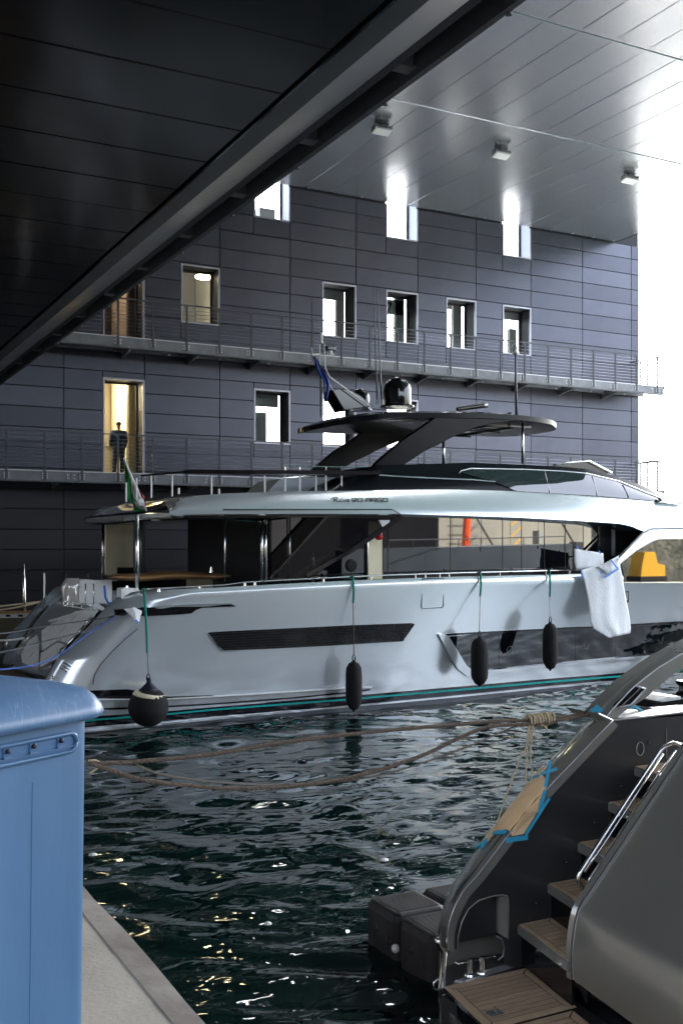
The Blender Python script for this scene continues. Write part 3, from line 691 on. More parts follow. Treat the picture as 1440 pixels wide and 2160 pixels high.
# aft overhang plate, rounded in plan
def aft():
    nr = []
    for k in range(13):                       # rounded aft edge, centre line to near corner
        y = YC-(YC-18.50)*math.sin(k/12*math.pi/2); t = (YC-y)/(YC-18.5)
        nr.append(Vector((5.86+.60*t**6, y, 3.90)))
    for x, y in ((357,1077.5),(450,1076.5),(640,1076),(825,1077)): nr.append(onY(x, y, 18.46))
    for k in range(13): nr[k].z = nr[13].z-.02-(.05*(12-k)/12)
    vs = []; fs = []
    for p in nr: vs += [p+Vector((.03, .05, .02)), p, p+Vector((.01, .01, -.07)), p+Vector((.05, .08, -.095))]
    n = len(vs); vs += [Vector((p.x, 2*YC-p.y, p.z)) for p in vs]
    K = len(nr)
    for s in (0, n):
        for i in range(K-1):
            for k in range(3): fs.append((s+i*4+k, s+i*4+k+1, s+i*4+k+5, s+i*4+k+4))
    for i in range(K-1):
        fs.append((i*4, i*4+4, n+i*4+4, n+i*4)); fs.append((i*4+3, i*4+7, n+i*4+7, n+i*4+3))
    obj('aft_overhang', vs, fs, M['silver'], yt, smooth=40)
    un = MB(); pts = [p+Vector((.12, min(.22, YC-p.y), -.10)) for p in nr[1:]]
    far = [Vector((p.x, 2*YC-p.y, p.z)) for p in pts][::-1]
    un.prism(pts+far, (0, 0, -.03)); un.build('ceiling', M['black'], yt)
aft()
def afttop():
    vs = []; fs = []; K = 17; base = []
    for k in range(13):
        y = YC-(YC-18.62)*math.sin(k/12*math.pi/2); t = (YC-y)/(YC-18.62); base.append(Vector((5.94+.56*t**6, y, 3.93+.0*t)))
    for x in (6.9, 7.3, 7.7, 8.2): base.append(Vector((x, 18.62, 3.96)))
    for r, (inn, up) in enumerate(((0, 0), (.22, .10), (.55, .22), (.95, .31), (1.6, .36))):
        for p in base:
            c = Vector((8.6, YC, 0)); d = Vector((c.x-p.x, c.y-p.y, 0)); d.normalize(); vs.append(p+d*inn+Vector((0, 0, up)))
    n = len(base); N_ = len(vs); vs += [Vector((p.x, 2*YC-p.y, p.z)) for p in vs]
    for s_ in (0, N_):
        for r in range(4):
            for k in range(n-1): fs.append((s_+r*n+k, s_+r*n+k+1, s_+(r+1)*n+k+1, s_+(r+1)*n+k))
    for k in range(n-1): fs.append((4*n+k, 4*n+k+1, N_+4*n+k+1, N_+4*n+k))
    obj('aft_deck_top', vs, fs, M['black'], yt, smooth=50)
afttop()
# dark groove under the brow
MB().tube([onY(a, b, 18.44) for a, b in ((470,1075),(640,1074.8),(826,1074.8),(836,1080),(849,1088))], .011, 5).build('coaming_groove', M['boot'], brow)
for x, y in ((365,1094),(431,1092),(461,1091)):
    MB().lathe(onY(x, y, 19.2), [(.03, 0), (.03, .02)], 8).build('ceiling_light', M['lamp'] if x > 440 else M['bolt'], yt)
# ---------------------------------------- black flybridge body
FB_T = [(700,1030),(716,1020),(745,1008),(773,995),(794,981),(936,977.5),(992,975.5),(1114,980.5),(1183,984),(1235,989),(1294,1003),(1357,1025),(1430,1053),(1470,1066)]
FB_B = [(700,1036),(716,1036),(745,1035.5),(773,1035),(794,1034.5),(936,1033.5),(992,1034.5),(1114,1038.5),(1183,1042.5),(1235,1046),(1294,1051),(1357,1056),(1430,1062),(1470,1068)]
def fbsurf(a, b, off=0.):
    t = interp(FB_T, a); q = interp(FB_B, a); v = min(max((q-b)/max(q-t, 1), 0), 1); return onY(a, b, 18.82+.24*v**1.5-off)
fb = bothsides('flybridge_body', FB_T, FB_B, 110, 10, fbsurf, M['blackpaint'])
wg = patch('flybridge_windscreen', [(970,996),(992,989.5),(1107,991),(1235,999.5),(1305,1016.5),(1391,1051)], [(980,999),(1044,1016),(1089,1036),(1253,1045.5),(1340,1053),(1395,1058)], 50, 4, lambda a, b: fbsurf(a, b, .03), M['glassdark'], thick=.03)
MB().tube([fbsurf(a, b, .045) for a, b in ((968,999),(972,993),(992,988),(1107,990),(1183,993.5),(1235,998),(1305,1015),(1392,1050))], .012, 5).build('windscreen_trim', M['silver2'], wg, smooth=True)
for pts in (((1148,993),(1160,1040)),((1249,1004),(1260,1045)),((1313,1022),(1326,1050))): MB().tube([fbsurf(*pts[0], .045), fbsurf(*pts[1], .045)], .009, 5).build('windscreen_bar', M['boot'], wg)
MB().tube([fbsurf(a, b, .03) for a, b in ((800,1002),(860,1006),(940,1009.5),(1000,1012),(1044,1016))], .012, 5).build('groove_highlight', M['silver2'], fb)  # silver line painting the highlight along the body groove
MB().prism([onY(1392,1050,18.7), onY(1404,1054,18.7), onY(1440,1056,18.7), onY(1440,1061,18.7), onY(1402,1060,18.7), onY(1388,1060,18.7), onY(1396,1056,18.7)], (0,.1,0)).build('nose_trim', M['silver2'], fb)
# wind deflector on the roof
df = MB(); df.prism([onY(1150,984,20.2), onY(1183,981,20.2), onY(1237,973,20.2), onY(1245,973,20.2), onY(1290,998,20.2), onY(1278,1000,20.2), onY(1215,992,20.2)], (0,2.4,0)); df.build('wind_deflector', M['black'], yt)
MB().tube([onY(1166,981,20.15), onY(1205,975,20.15), onY(1242,972.5,20.15), onY(1290,997,20.15)], .022, 6).build('deflector_frame', M['chrome'], yt, smooth=True)
# long dark handrail aft with white stanchions
hr = MB(); hp = [onY(a, b, 18.9) for a, b in ((300,1003),(345,999.5),(389,995),(450,995.5),(600,996),(773,998),(800,996))]
for a, b in zip(hp, hp[1:]): hr.beam(a, b, .14, .075 if a.x > 6.5 else .03)
hr = hr.build('flybridge_rail', M['black'], yt)
for x, y0, y1 in ((266,1018,1058),(288,1008,1055),(319,1003,1050),(363,1000,1047),(377,1029,1042),(446,1002,1043),(462,1031,1043),(558,1003,1038),(601,1003,1038),(632,1003,1037),(666,1003,1037),(687,1003,1036),(720,1003,1036)):
    a = onY(x, y1, 18.95); b = onY(x, y0, 18.95); m_ = MB().tube([a, b], .017 if y1-y0 > 20 else .02, 8)
    m_.build('stanchion', M['whitepaint'], hr)
MB().tube([onY(a, b, 19.3) for a, b in ((596,985),(610,982),(632,983),(690,985),(771,985.5),(792,983))], .012, 6).build('upper_rail', M['chrome'], hr)
for x in (601,632,687,720): MB().tube([onY(x,985,19.3), onY(x,993,19.3)], .01, 6).build('stanchion', M['chrome'], hr)
# screens/sofas aft of the flybridge
patch('fly_sofa', [(566,1036),(590,1010),(640,1007),(745,1007)], [(566,1038),(600,1038),(690,1038),(745,1037)], 10, 3, lambda a, b: onY(a, b, 20.2), mat('grey_cushion', (.3,.33,.36), .6), thick=1.2)
# ---------------------------------------- hardtop: rounded plan, lens section, seen from below
def hardtop():
    x0, x1 = onY(648,900,YC).x, onY(1163,899,21.0).x; z0 = 5.9; L = x1-x0; hw_ = 1.95; N = 64; R = 7
    def zc(x):  # camber from the photograph's top edge
        u = (x-x0)/L; return float(np.interp(u, [0,.06,.18,.3,.45,.6,.75,.88,1.0], [5.94,6.07,6.2,6.24,6.30,6.33,6.33,6.30,6.20]))
    vs = []; rings = []
    for r in range(R+1):
        k = (r/R)
        ringp = []
        for i in range(N):
            a = 2*math.pi*i/N; ca, sa = math.cos(a), math.sin(a)
            ex = 2/2.6; px_ = math.copysign(abs(ca)**ex, ca); py_ = math.copysign(abs(sa)**ex, sa)
            x = x0+L/2+px_*L/2*k; y = YC+py_*hw_*k
            ringp.append((x, y))
        rings.append(ringp)
    for side in (0, 1):
        for r in range(R+1):
            k = r/R
            for (x, y) in rings[r]:
                th = .13*(1-k**4)+.07; zz = zc(x)-.10*((y-YC)/hw_)**2
                vs.append((x, y, zz+(th*.5 if side == 0 else -th*.9-.015)))
    fs = []
    S_ = (R+1)*N
    for side in (0, 1):
        for r in range(R):
            for i in range(N):
                j = (i+1) % N; fs.append((side*S_+r*N+i, side*S_+r*N+j, side*S_+(r+1)*N+j, side*S_+(r+1)*N+i))
    for i in range(N): fs.append((R*N+i, R*N+(i+1) % N, S_+R*N+(i+1) % N, S_+R*N+i))
    ht = obj('hardtop', vs, fs, M['blackpaint'], yt, smooth=50)
    # underside: frames and a central recessed panel
    u = MB(); u.box((x0+3.2, YC-1.2, 6.13), (x1-1.4, YC+1.2, 6.16)); u.build('ceiling_panel', M['glassdark'], ht)
    for y_ in (-1.25, 1.25, 0):
        MB().beam((x0+3.1, YC+y_, 6.12), (x1-1.2, YC+y_, 6.10), .07, .05).build('roof_beam', M['black'], ht)
    for xx in (x0+3.2, x0+4.3, x1-1.4): MB().beam((xx, YC-1.3, 6.12), (xx, YC+1.3, 6.12), .06, .05).build('roof_beam', M['black'], ht)
    MB().tube([Vector((x0+.9, YC-1.5, 6.03)), Vector((x0+2.2, YC-1.78, 6.05)), Vector((x0+3.4, YC-1.84, 6.08))], .012, 5).build('edge_light', M['silver2'], ht)
hardtop()
def arch(yn, name):
    # outline drawn on the near plane, copied to the far one
    A = [(783,990),(800,972),(851,928),(895,898),(925,876),(985,868),(1060,878),(1100,886),(1039,894),(1005,902),(956,922),(928,937),(900,950),(856,979),(850,984)]
    P = [onY(a, b, 19.62) for a, b in A]
    d = yn-19.62
    P = [Vector((p.x, p.y+d+.35*max(0, (6.1-p.z)/1.2-1) , p.z)) for p in P]
    MB().prism(P, (0, .16 if yn < YC else -.16, 0)).build(name, M['blackpaint'], yt, bevel=.02)
arch(19.66, 'arch_leg'); arch(2*YC-19.66-.4, 'arch_leg')
for x, y0, y1, Y_ in ((935,925,978,20.6),(1102,889,978,20.0)):
    MB().tube([onY(x, y1, Y_), onY(x, y0, Y_)], .032, 10).build('roof_pole', M['chrome'], yt, smooth=True)
# domes
def dome(cx, ytop, ybase, hw_, Y_, lab):
    c = onY(cx, ybase, Y_); s = (Vector((0,0,H))-c).length/2247; r = hw_*s; h = (ybase-ytop)*s
    pr = [(r*.98, 0), (r*1.0, h*.12), (r*1.0, h*.52)]+[(r*math.cos(a), h*.52+(h*.48)*math.sin(a)) for a in [k*math.pi/16 for k in range(1, 9)]]
    d = MB().lathe(c, pr, 28).build('satellite_dome', M['black'], yt, smooth=50, label=lab)
    MB().lathe(c-Vector((0,0,.05)), [(r*1.25, 0), (r*1.2, .04), (r*.95, .055)], 24).build('dome_base', M['blackpaint'], d)
dome(838, 796, 855, 29.5, 21.3, 'large shiny black satellite dome'); dome(760, 820, 862, 20, 22.3, 'small black satellite dome behind the mast fin')
# fin, mast, aerials
fin = poly('mast_fin', [(701,824),(706,820),(714,819),(737,821),(762,834),(788,857),(726,866)], lambda a, b: onY(a, b, 21.2), M['black'], thick=.5, bevel=.02)
ms = MB()
def T(pts, r, Y_=21.1, n_=8): ms.tube([onY(620+a/4.8, 680+b/4.8, Y_) for a, b in pts], r, n_)
T([(775,855),(360,550),(315,460),(305,210)], .014); T([(395,690),(310,540),(185,320),(180,255)], .011); T([(262,480),(262,225),(280,205)], .012); T([(185,318),(265,318)], .010)
mst = ms.build('radar_mast', M['whitepaint'], yt, smooth=True)
ms = MB(); T([(280,215),(276,100)], .028); ms.build('mast_light', M['whitepaint'], mst)
ms = MB(); T([(282,98),(282,85)], .03); T([(265,215),(300,215)], .018); T([(345,545),(320,575)], .018); ms.build('mast_collar', M['blackpaint'], mst)
b = MB(); p = onY(620+370/4.8, 680+262/4.8, 21.1); b.box((p.x-.11, p.y-.06, p.z-.05), (p.x+.11, p.y+.08, p.z+.05)); b.build('camera_box', M['black'], mst, bevel=.02)
b = MB(); b.tube([onY(697, 738, 21.1), onY(697, 746, 21.1)], .04, 8); b.lathe(onY(697, 749, 21.1), [(.08, 0), (.09, .02), (.05, .04)], 12); b.build('camera_base', M['whitepaint'], mst)
ms = MB(); T([(178,250),(182,-200)], .012, n_=5); T([(268,480),(272,960)], .02, n_=6); T([(308,590),(308,940)], .016, n_=6); ms.build('whip_aerial', M['post'], mst)
def cl(u, v):
    P = [(205,340),(260,480),(310,560),(345,620),(340,700),(325,800)]; a = polyat(P, v); w_ = 14+34*math.sin(min(v*1.4, 1)*math.pi)+10*v
    return onY(620+(a[0]+(u-.5)*w_*1.3)/4.8, 680+a[1]/4.8, 21.05+.05*math.sin(u*9+v*7))
v_, f_ = grid(8, 14, cl, lambda p: p+Vector((0,.01,0))); fl2 = obj('signal_flag', v_, f_, mat('blue_cloth', (.03,.07,.3), .8), None, smooth=True)
tag(fl2, 'crumpled blue flag hanging from the radar mast', 'flag')
for a, b in (((788,608),(795.5,853)),((796,610),(804.5,853))):
    w_ = MB().tube([onY(*b, 21.5), onY(*a, 21.5)], [.02, .008], 6).build('whip_aerial', M['post'], yt); MB().tube([onY(*b, 21.5), onY(b[0], b[1]-10, 21.5)], .03, 8).build('aerial_base', M['whitepaint'], w_)
p_ = MB().tube([onY(1089,878,20.8), onY(1087,745,20.8)], [.035, .022], 8).build('light_pole', M['post'], yt, smooth=True)
pl = onY(1087,746,20.8); MB().lathe(pl, [(.08, 0), (.085, .03), (.055, .05), (.06, .12), (.035, .2)], 12).build('anchor_light', M['bolt'], p_)
MB().tube([onY(964,863,20.6), onY(1018,855,20.6)], [.05, .065], 10).build('loudhailer', M['black'], yt, smooth=40); MB().lathe(onY(1023,854,20.6), [(.07, -.06), (.075, .03), (.03, .06)], 12, axis=(1,0,.15)).build('loudhailer_mouth', M['bolt'], yt)
MB().lathe(onY(1075,878,20.8), [(.06, 0), (.06, .07), (.05, .09)], 10).build('antenna_puck', M['black'], yt)
# ---------------------------------------- saloon glass and side
GY = 19.2
def sg(a, b): return onY(a, b, GY)
sal = MB(); xa, xb = onY(566,1200,GY).x, 21.5
sal.box((xa, GY+.06, 1.6), (xb, 2*YC-GY, 4.05)); sal.build('saloon_core', M['darkbeam'], yt)
gt = [(808,1086),(940,1088),(1062,1091),(1150,1094),(1218,1099),(1245,1108),(1262,1130)]; gb = [(808,1215),(940,1212),(1062,1209),(1150,1207),(1218,1205),(1245,1204),(1250,1203)]
sw = patch('saloon_window', gt, gb, 60, 6, sg, M['glassdark'], thick=.03)
for x in (818,950,1060,1100,1148,1192,1230):
    MB().tube([onY(x, interp(gt, x), GY-.01), onY(x, 1207, GY-.01)], .006, 4).build('glass_joint', M['boot'], sw)
MB().tube([onY(a, b, GY-.02) for a, b in ((1262,1110),(1264,1150),(1272,1172),(1282,1190))], .02, 5).build('window_post', M['boot'], sw)
poly('side_door', [(1291,1117),(1297,1118),(1297,1172),(1291,1172)], sg, mat('door_grey', (.35,.36,.38), .4), thick=.04)
ap = MB()
poly('cream_door', [(776,1100),(806,1100),(806,1221),(776,1221)], sg, M['cream'], thick=.05)
for x, w_ in ((552,3.2),(560,3.2),(611,1.6),(660,1.8),(474,1.3),(775,2.0)):
    y0 = 1088 if x not in (660,) else 1145
    MB().tube([onY(x, 1228, GY-.06), onY(x, y0, GY-.06)], w_*.0095, 8).build('chrome_pillar', M['chrome'], yt, smooth=True)
MB().tube([onY(455,1092,GY-.05), onY(540,1100,GY-.05), onY(612,1092,GY-.05)], .02, 6).build('door_header', M['chrome'], yt)
pd = MB(); pd.box((xa+.02, GY-.0, 1.9), (onY(770,1200,GY).x, GY+.05, 4.0)); pd.build('saloon_side_glass', M['glassdark'], yt)
# fin (tinted wing glass with frame)
FY = 18.72
fg = poly('wing_glass', [(569,1221),(640,1143),(694,1084),(708,1080),(846,1091),(740,1160),(658,1219)], lambda a, b: onY(a, b, FY), M['tint'], thick=.02)
fm = MB()
for a, b, w_ in (((567,1223),(640,1143),.035),((640,1143),(697,1080),.05),((846,1090),(740,1162),.10),((740,1162),(645,1214),.08)):
    fm.beam(onY(*a, FY-.01), onY(*b, FY-.01), .05, w_, up=(0,0,1))
fm.build('wing_frame', M['black'], fg)
poly('wing_frame_top', [(688,1090),(694,1080),(702,1077),(714,1078),(722,1085),(798,1086),(806,1080),(829,1079.5),(848,1089.5),(840,1094),(720,1092)], lambda a, b: onY(a, b, FY-.02), M['black'], fg, thick=.06)
poly('taped_paper', [(799,1097),(822,1097),(817,1116),(808,1114)], lambda a, b: onY(a, b, FY-.03), M['plastic'], fg, thick=.01)
MB().lathe(onY(799,1134,18.9), [(.05,-.05),(.09,.0),(.05,.09)], 10).build('red_light', mat('red_plastic', (.5,.01,.01), .4), yt)
MB().lathe(onY(742,1193,18.62), [(.10,0),(.13,.02),(.13,.05),(.09,.07)], 18, axis=(0,1,0)).build('speaker', M['rubber'], yt)
# reflected-looking deck corridor end and forward fin in hull colour
FR_O = [(1306,1176),(1357,1125),(1374,1117.5),(1440,1116),(1700,1118)]
def fws(a, b): return onY(a, b, 18.52)
patch('forward_coaming', [(1298,1186),(1330,1152),(1357,1124),(1374,1117),(1440,1115),(1800,1117)], [(1313,1230),(1330,1230),(1357,1230),(1374,1230),(1440,1230),(1800,1236)], 40, 8, fws, M['silver'], thick=.1)
MB().tube([onY(a, b, 18.49) for a, b in ((1302,1177),(1330,1149),(1356,1122.5),(1374,1115.5),(1440,1113.5),(1700,1115))], .03, 6).build('coaming_rim', mat('rim_grey', (.22,.23,.25), .25, .5), yt, smooth=True)
patch('forward_window', [(1311,1190),(1345,1162),(1384,1137.5),(1440,1137),(1700,1138)], [(1318,1228),(1345,1228),(1384,1227.5),(1440,1227),(1700,1229)], 30, 4, lambda a, b: onY(a, b, 18.49), M['glassdark'], thick=.04)
# ---------------------------------------- cockpit
ck = MB(); ck.box((5.6, 18.75, 1.85), (9.8, 2*YC-18.75, 1.95)); ck.build('cockpit_deck', M['deckteak'], yt)
for x, y0, y1, Y_, r_ in ((217.5,1095,1226,23.4,.036),(289,1087,1243,18.95,.036)):
    MB().tube([onY(x, y1, Y_), onY(x, y0, Y_)], r_, 12).build('chrome_pole', M['chrome'], yt, smooth=True)
MB().tube([onY(298,1210,22.5), onY(298,1095,22.5)], .04, 10).build('chrome_pole', mat('dull_metal', (.3,.32,.3), .3, .7), yt, smooth=True)
poly('cream_locker', [(224,1107),(281,1107),(281,1212),(224,1212)], lambda a, b: onY(a, b, 24.0), M['cream'], thick=.3)
poly('locker_step', [(248,1197),(281,1197),(281,1212),(248,1212)], lambda a, b: onY(a, b, 23.95), M['black'], thick=.1)
bt = MB()
def ct(u, v):
    x = 226+246*u; c = 1217+(-1.5 if u < .25 else 0)-4*math.sin(max(u-.35,0)*2.2)+2*math.sin(u*9); th = 4.5*(min(1, u*9)**.5)*(min(1, (1-u)*14)**.5)*(1+.7*math.sin(u*3.1)**2)+1.6
    a = v*2*math.pi; p = onY(x, c, 20.9); s = .0098
    return p+Vector((0, .42*math.cos(a), th*s*math.sin(a)))
v_, f_ = grid(40, 14, ct); obj('varnished_table', v_, f_, M['wood'], yt, smooth=True)
poly('cockpit_seat', [(403,1222),(448,1221),(448,1240),(403,1242)], lambda a, b: onY(a, b, 21.3), M['cream'], thick=.8)
poly('cockpit_seat', [(235,1226),(402,1222),(402,1242),(300,1246),(235,1246)], lambda a, b: onY(a, b, 21.6), M['black'], thick=.6)
MB().tube([onY(447,1208,21), onY(447,1196,21)], [.05,.03], 8).build('table_lamp', M['chrome'], yt)
# far side rail
fr_ = MB().tube([onY(90,1209,24.3), onY(216,1208,24.3), onY(420,1207,24.3)], .02, 6).build('far_rail', M['post'], yt)
for x, yb in ((94,1290),(140,1225),(186,1225),(240,1225),(300,1225)): MB().tube([onY(x, 1209, 24.3), onY(x, yb, 24.3)], .022 if x > 100 else .03, 6).build('stanchion', M['post' if x > 100 else 'bolt'], fr_)
# ---------------------------------------- transom: garage door, stairs, far quarter
def ts(px, py, off=0.):
    return onPl(px, py, (1, 0, -.93), edgex(1.0)+.12-.93*1.0-off)
tz = patch('garage_door', [(28,1396),(44,1357),(75,1316),(107,1279),(131,1252),(180,1262),(213,1288)], [(28,1399),(33,1409),(52,1417),(73,1421),(96,1427),(104,1427),(108,1424)], 24, 8, lambda a, b: ts(a, b, .05*math.sin(a*.03)), M['silver'], thick=.12, ext=(1,0,0))
M['film'] = noise_mat('white_protective_film', (.75,.75,.73), (.85,.85,.83), 5, .25, 0, .4, .5, 8, dist=.02)
for pts in ([(158,1290),(180,1286),(205,1290),(196,1301),(172,1330),(143,1356),(120,1352),(88,1372),(88,1330),(115,1312)], [(44,1380),(60,1352),(76,1340),(80,1352),(79,1392),(76,1411),(60,1402),(47,1398)], [(86,1378),(120,1356),(140,1362),(118,1390),(84,1408)], [(101,1309),(158,1292),(150,1299),(104,1313)]):
    MB().prism([ts(a, b, .07) for a, b in pts], (.02,0,0)).build('film_sun_patch', M['film'], tz)  # film patches; their white also paints in the sun on the door
def stair_tube(name, pts, r, m, off=.1, parent=yt, n_=8): return MB().tube([ts(a, b, off) for a, b in pts], r, n_).build(name, m, parent, smooth=True)
stair_tube('stair_rail', [(200,1301),(188,1306),(176,1322),(150,1352),(128,1371),(126,1380),(136,1377),(160,1350)], .02, M['chrome'])
stair_tube('stair_rail', [(112,1430),(108,1424),(122,1402),(150,1370),(189,1330),(212,1303)], .026, M['chrome'], .06)
stair_tube('door_rim', [(213,1288),(178,1325),(140,1368),(113,1402),(106,1428)], .03, M['blackpaint'], .02)
stair_tube('stair_rail', [(88,1290),(70,1312),(56,1332),(46,1350),(54,1352),(70,1332)], .018, M['chrome'], .05)
MB().prism([ts(a, b, -.02) for a, b in ((212,1290),(230,1287),(160,1364),(118,1428),(106,1428),(140,1370))], (.35,0,0)).build('stair_well', M['black'], yt)
for x, y in ((141,1402),(137,1408),(133,1413)): MB().tube([ts(x-7, y-4, .12), ts(x+7, y+3, .12)], .014, 5).build('stair_cleat', M['chrome'], yt)
fq = patch('far_quarter', [(6,1392),(12,1376),(40,1336),(70,1298),(98,1262),(130,1243)], [(7,1400),(26,1404),(50,1362),(80,1318),(104,1283),(133,1262)], 16, 3, lambda a, b: onPl(a, b, (1,0,-.93), edgex(1.0)+.25-.93), M['silver'], thick=.3, ext=(1,0,0))
MB().tube([onPl(a, b, (1,0,-.93), edgex(1.0)+.18-.93) for a, b in ((30,1372),(48,1347),(76,1308),(100,1278))], .03, 6).build('quarter_rail', M['chrome'], fq)
pf = MB(); pf.box((edgex(.6)-.9, 19.0, .45), (edgex(.6)+.5, 2*YC-19.0, .62)); pf.build('swim_platform', M['deckteak'], yt)
# wrapped seats on the transom top
sx = edgex(2.3)
wr = MB(); 
for (xa_, xb_, ya_, yb_) in ((133,168,1219,1275),(168,238,1221,1272)):
    pass
def film_box(name, px0, px1, py0, py1, Y_, dp, m, nx=8, ny=6, am=1.2):
    def fn(u, v):
        a = px0+(px1-px0)*u; b = py1+(py0-py1)*v
        e = am*math.sin(u*7+v*3); return onY(a+e*(v-.5), b+e, Y_)
    v_, f_ = grid(nx, ny, fn, lambda p: p+Vector((.0, dp, 0))); return obj(name, v_, f_, m, None, smooth=40)
o = film_box('wrapped_backrest', 168, 236, 1224, 1274, 21.0, .45, M['film']); o.parent = yt; o.location = o.location-yt.location
def bag(u, v):
    a = u*2*math.pi; c = onY(152, 1252, 21.2); r = .20*(1-.35*max(v-.75, 0)*4*.9)+.012*math.sin(a*5+v*8); return c+Vector((math.cos(a)*r, math.sin(a)*r, (v-.42)*.52))
v_, f_ = grid(26, 10, bag); o = obj('wrapped_lamp', v_, f_, mat('clear_wrap', (.55,.53,.5), .12, .3, coat=1.), None, smooth=True); o.parent = yt; o.location = o.location-yt.location
rr = MB()
for dy in (0, 9):
    rr.tube([onY(a, b+dy, 20.7) for a, b in ((134,1268),(150,1270),(175,1274),(206,1280),(232,1282))], .014, 6)
for x in (134,142,153,172,197,230): rr.tube([onY(x, 1268+(x-134)*.14, 20.7), onY(x, 1279+(x-134)*.14, 20.7)], .012, 6)
for x in (180,197): rr.tube([onY(x, 1231, 20.75), onY(x, 1275, 20.75)], .014, 6)
rr.build('stern_rail', M['chrome'], yt, smooth=True)
MB().tube([onY(a, b, 20.6) for a, b in ((220,1235),(222,1260),(228,1272),(240,1272))], .025, 5).build('tape_band', M['bluetape'], yt)
poly('quarter_cover', [(256,1243),(262,1240),(290,1241),(295,1246),(275,1250),(256,1263)], lambda a, b: onY(a, b, 18.9), M['film'], thick=.3)
MB().tube([onY(a, b, 18.95) for a, b in ((266,1246),(268,1236))], .02, 6).build('cleat_post', M['chrome'], yt)
# lettering on the brow (strokes, as on the yacht)
def glyphs():
    G = {'9': [[(4,6),(0,6),(0,0),(5,0),(5,7),(4,9),(0,9)]], '0': [[(0,0),(6,0),(6,9),(0,9),(0,0)]], 'A': [[(0,9),(0,0),(6,0),(6,9)],[(0,5),(6,5)]], 'R': [[(0,9),(0,0),(6,0),(6,5),(0,5)],[(3,5),(6,9)]],
         'G': [[(6,0),(0,0),(0,9),(6,9),(6,5),(3,5)]], 'O': [[(0,0),(6,0),(6,9),(0,9),(0,0)]]}
    s = lambda a, c: browsurf(a, c)+Vector((0,-.022,0))
    def put(ch, x, y, w_, h_):
        b = MB()
        for st in G[ch]:
            for p, q_ in zip(st, st[1:]): b.beam(s(x+p[0]/6*w_, y+p[1]/9*h_), s(x+q_[0]/6*w_, y+q_[1]/9*h_), .012, .014, up=(0,1,0))
        b.build('letter', M['ink'], brow)
    b_ = 1051.2
    for ch, x in (('9',741.5),('0',753),('A',770.5),('R',782.5),('G',794.5),('O',806.5)): put(ch, x, b_, 9.6, 6.6)
    riva = [[(704,1049.5),(701.5,1058.5)],[(697.5,1052.5),(701,1049.5),(708,1048.6),(711,1050.5),(708.5,1053.5),(703.5,1054.2),(707,1056),(711,1058.3),(714.5,1057.3)],
            [(717.5,1053.5),(716,1057.8),(718.5,1057.6)],[(719,1050.6),(719.9,1050.4)],[(721.5,1053.6),(723.5,1057.8),(728,1053.3)],[(734.5,1053.8),(730.5,1054),(729,1057),(731.5,1057.8),(734.3,1054.5),(733.5,1057.8),(736.5,1057.2)]]
    for grp in ((0,1),(2,3),(4,),(5,)):
        b = MB()
        for q_ in grp: b.tube([s(*p) for p in riva[q_]], .0085, 4)
        b.build('letter', M['ink'], brow)
glyphs()
# ================================================ THE DARK GREY YACHT IN THE FOREGROUND (stern, port steps)
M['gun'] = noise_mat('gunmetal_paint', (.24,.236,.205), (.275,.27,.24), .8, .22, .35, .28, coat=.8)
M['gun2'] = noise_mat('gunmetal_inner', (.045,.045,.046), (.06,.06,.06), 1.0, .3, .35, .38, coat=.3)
M['teak'] = noise_mat('weathered_teak', (.47,.325,.21), (.64,.47,.31), 5, .6, 0, .7, .3, 60, stretch=(1.5,14,14), dist=.003, rnd=.14)
M['teak2'] = noise_mat('weathered_teak_cross', (.47,.325,.21), (.64,.47,.31), 5, .6, 0, .7, .3, 60, stretch=(14,1.5,14), dist=.003, rnd=.14)
M['caulk'] = mat('black_caulk', (.01,.009,.009), .6)
M['kraft'] = noise_mat('kraft_paper', (.74,.50,.27), (.84,.60,.36), 3, .55, 0, .65, .5, 14, dist=.01)
M['ctape'] = mat('light_blue_tape', (.04,.36,.56), .6)
fy = empty('foreground_yacht', (6, 4, 0), 'dark grey yacht stern with teak steps and chrome handrail at the right', 'yacht')
WYI = 5.5
def wi(a, b, o=0.): return onY(a, b, WYI-o)
INNER = [(944,2003),(943,1985),(944,1960),(950,1935),(960,1910),(975,1882),(1004,1850),(1020,1830),(1062,1775),(1110,1715),(1152,1666),(1215,1600),(1262,1551),(1292,1520)]
OUT_S = [(922,2003),(922,1985),(924,1960),(930,1925),(940,1895),(955,1862),(972,1840),(997,1802),(1027,1767),(1072,1710),(1117,1652),(1167,1595),(1220,1540),(1262,1503)]
# inner side panel with the arched mooring pocket left open
pts = INNER+[(1365,1512),(1440,1503),(1520,1500),(1520,2040),(1075,2040)]
arch_ = [(1072,1982),(1072,1893),(1066,1888),(1040,1891),(1010,1900),(988,1918),(974,1945),(966,1975),(965,2003)]
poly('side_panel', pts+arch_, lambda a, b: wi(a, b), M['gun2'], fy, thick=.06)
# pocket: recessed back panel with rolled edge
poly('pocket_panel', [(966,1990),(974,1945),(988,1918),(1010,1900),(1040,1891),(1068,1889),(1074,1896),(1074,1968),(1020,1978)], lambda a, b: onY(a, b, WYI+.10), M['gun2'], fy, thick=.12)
MB().prism([onY(1052,1888,WYI+.06), onY(1072,1888,WYI+.0), onY(1072,1982,WYI+.0), onY(1052,1970,WYI+.06)], (0,.03,0)).build('pocket_jamb', M['gun'], fy)
MB().tube([onY(a, b, WYI-.005) for a, b in ((1072,1982),(1072,1899),(1070,1891),(1060,1888),(1040,1891),(1010,1900),(988,1918),(974,1945),(966,1975),(965,2003))], .006, 5).build('pocket_rim', M['gun'], fy, smooth=True)
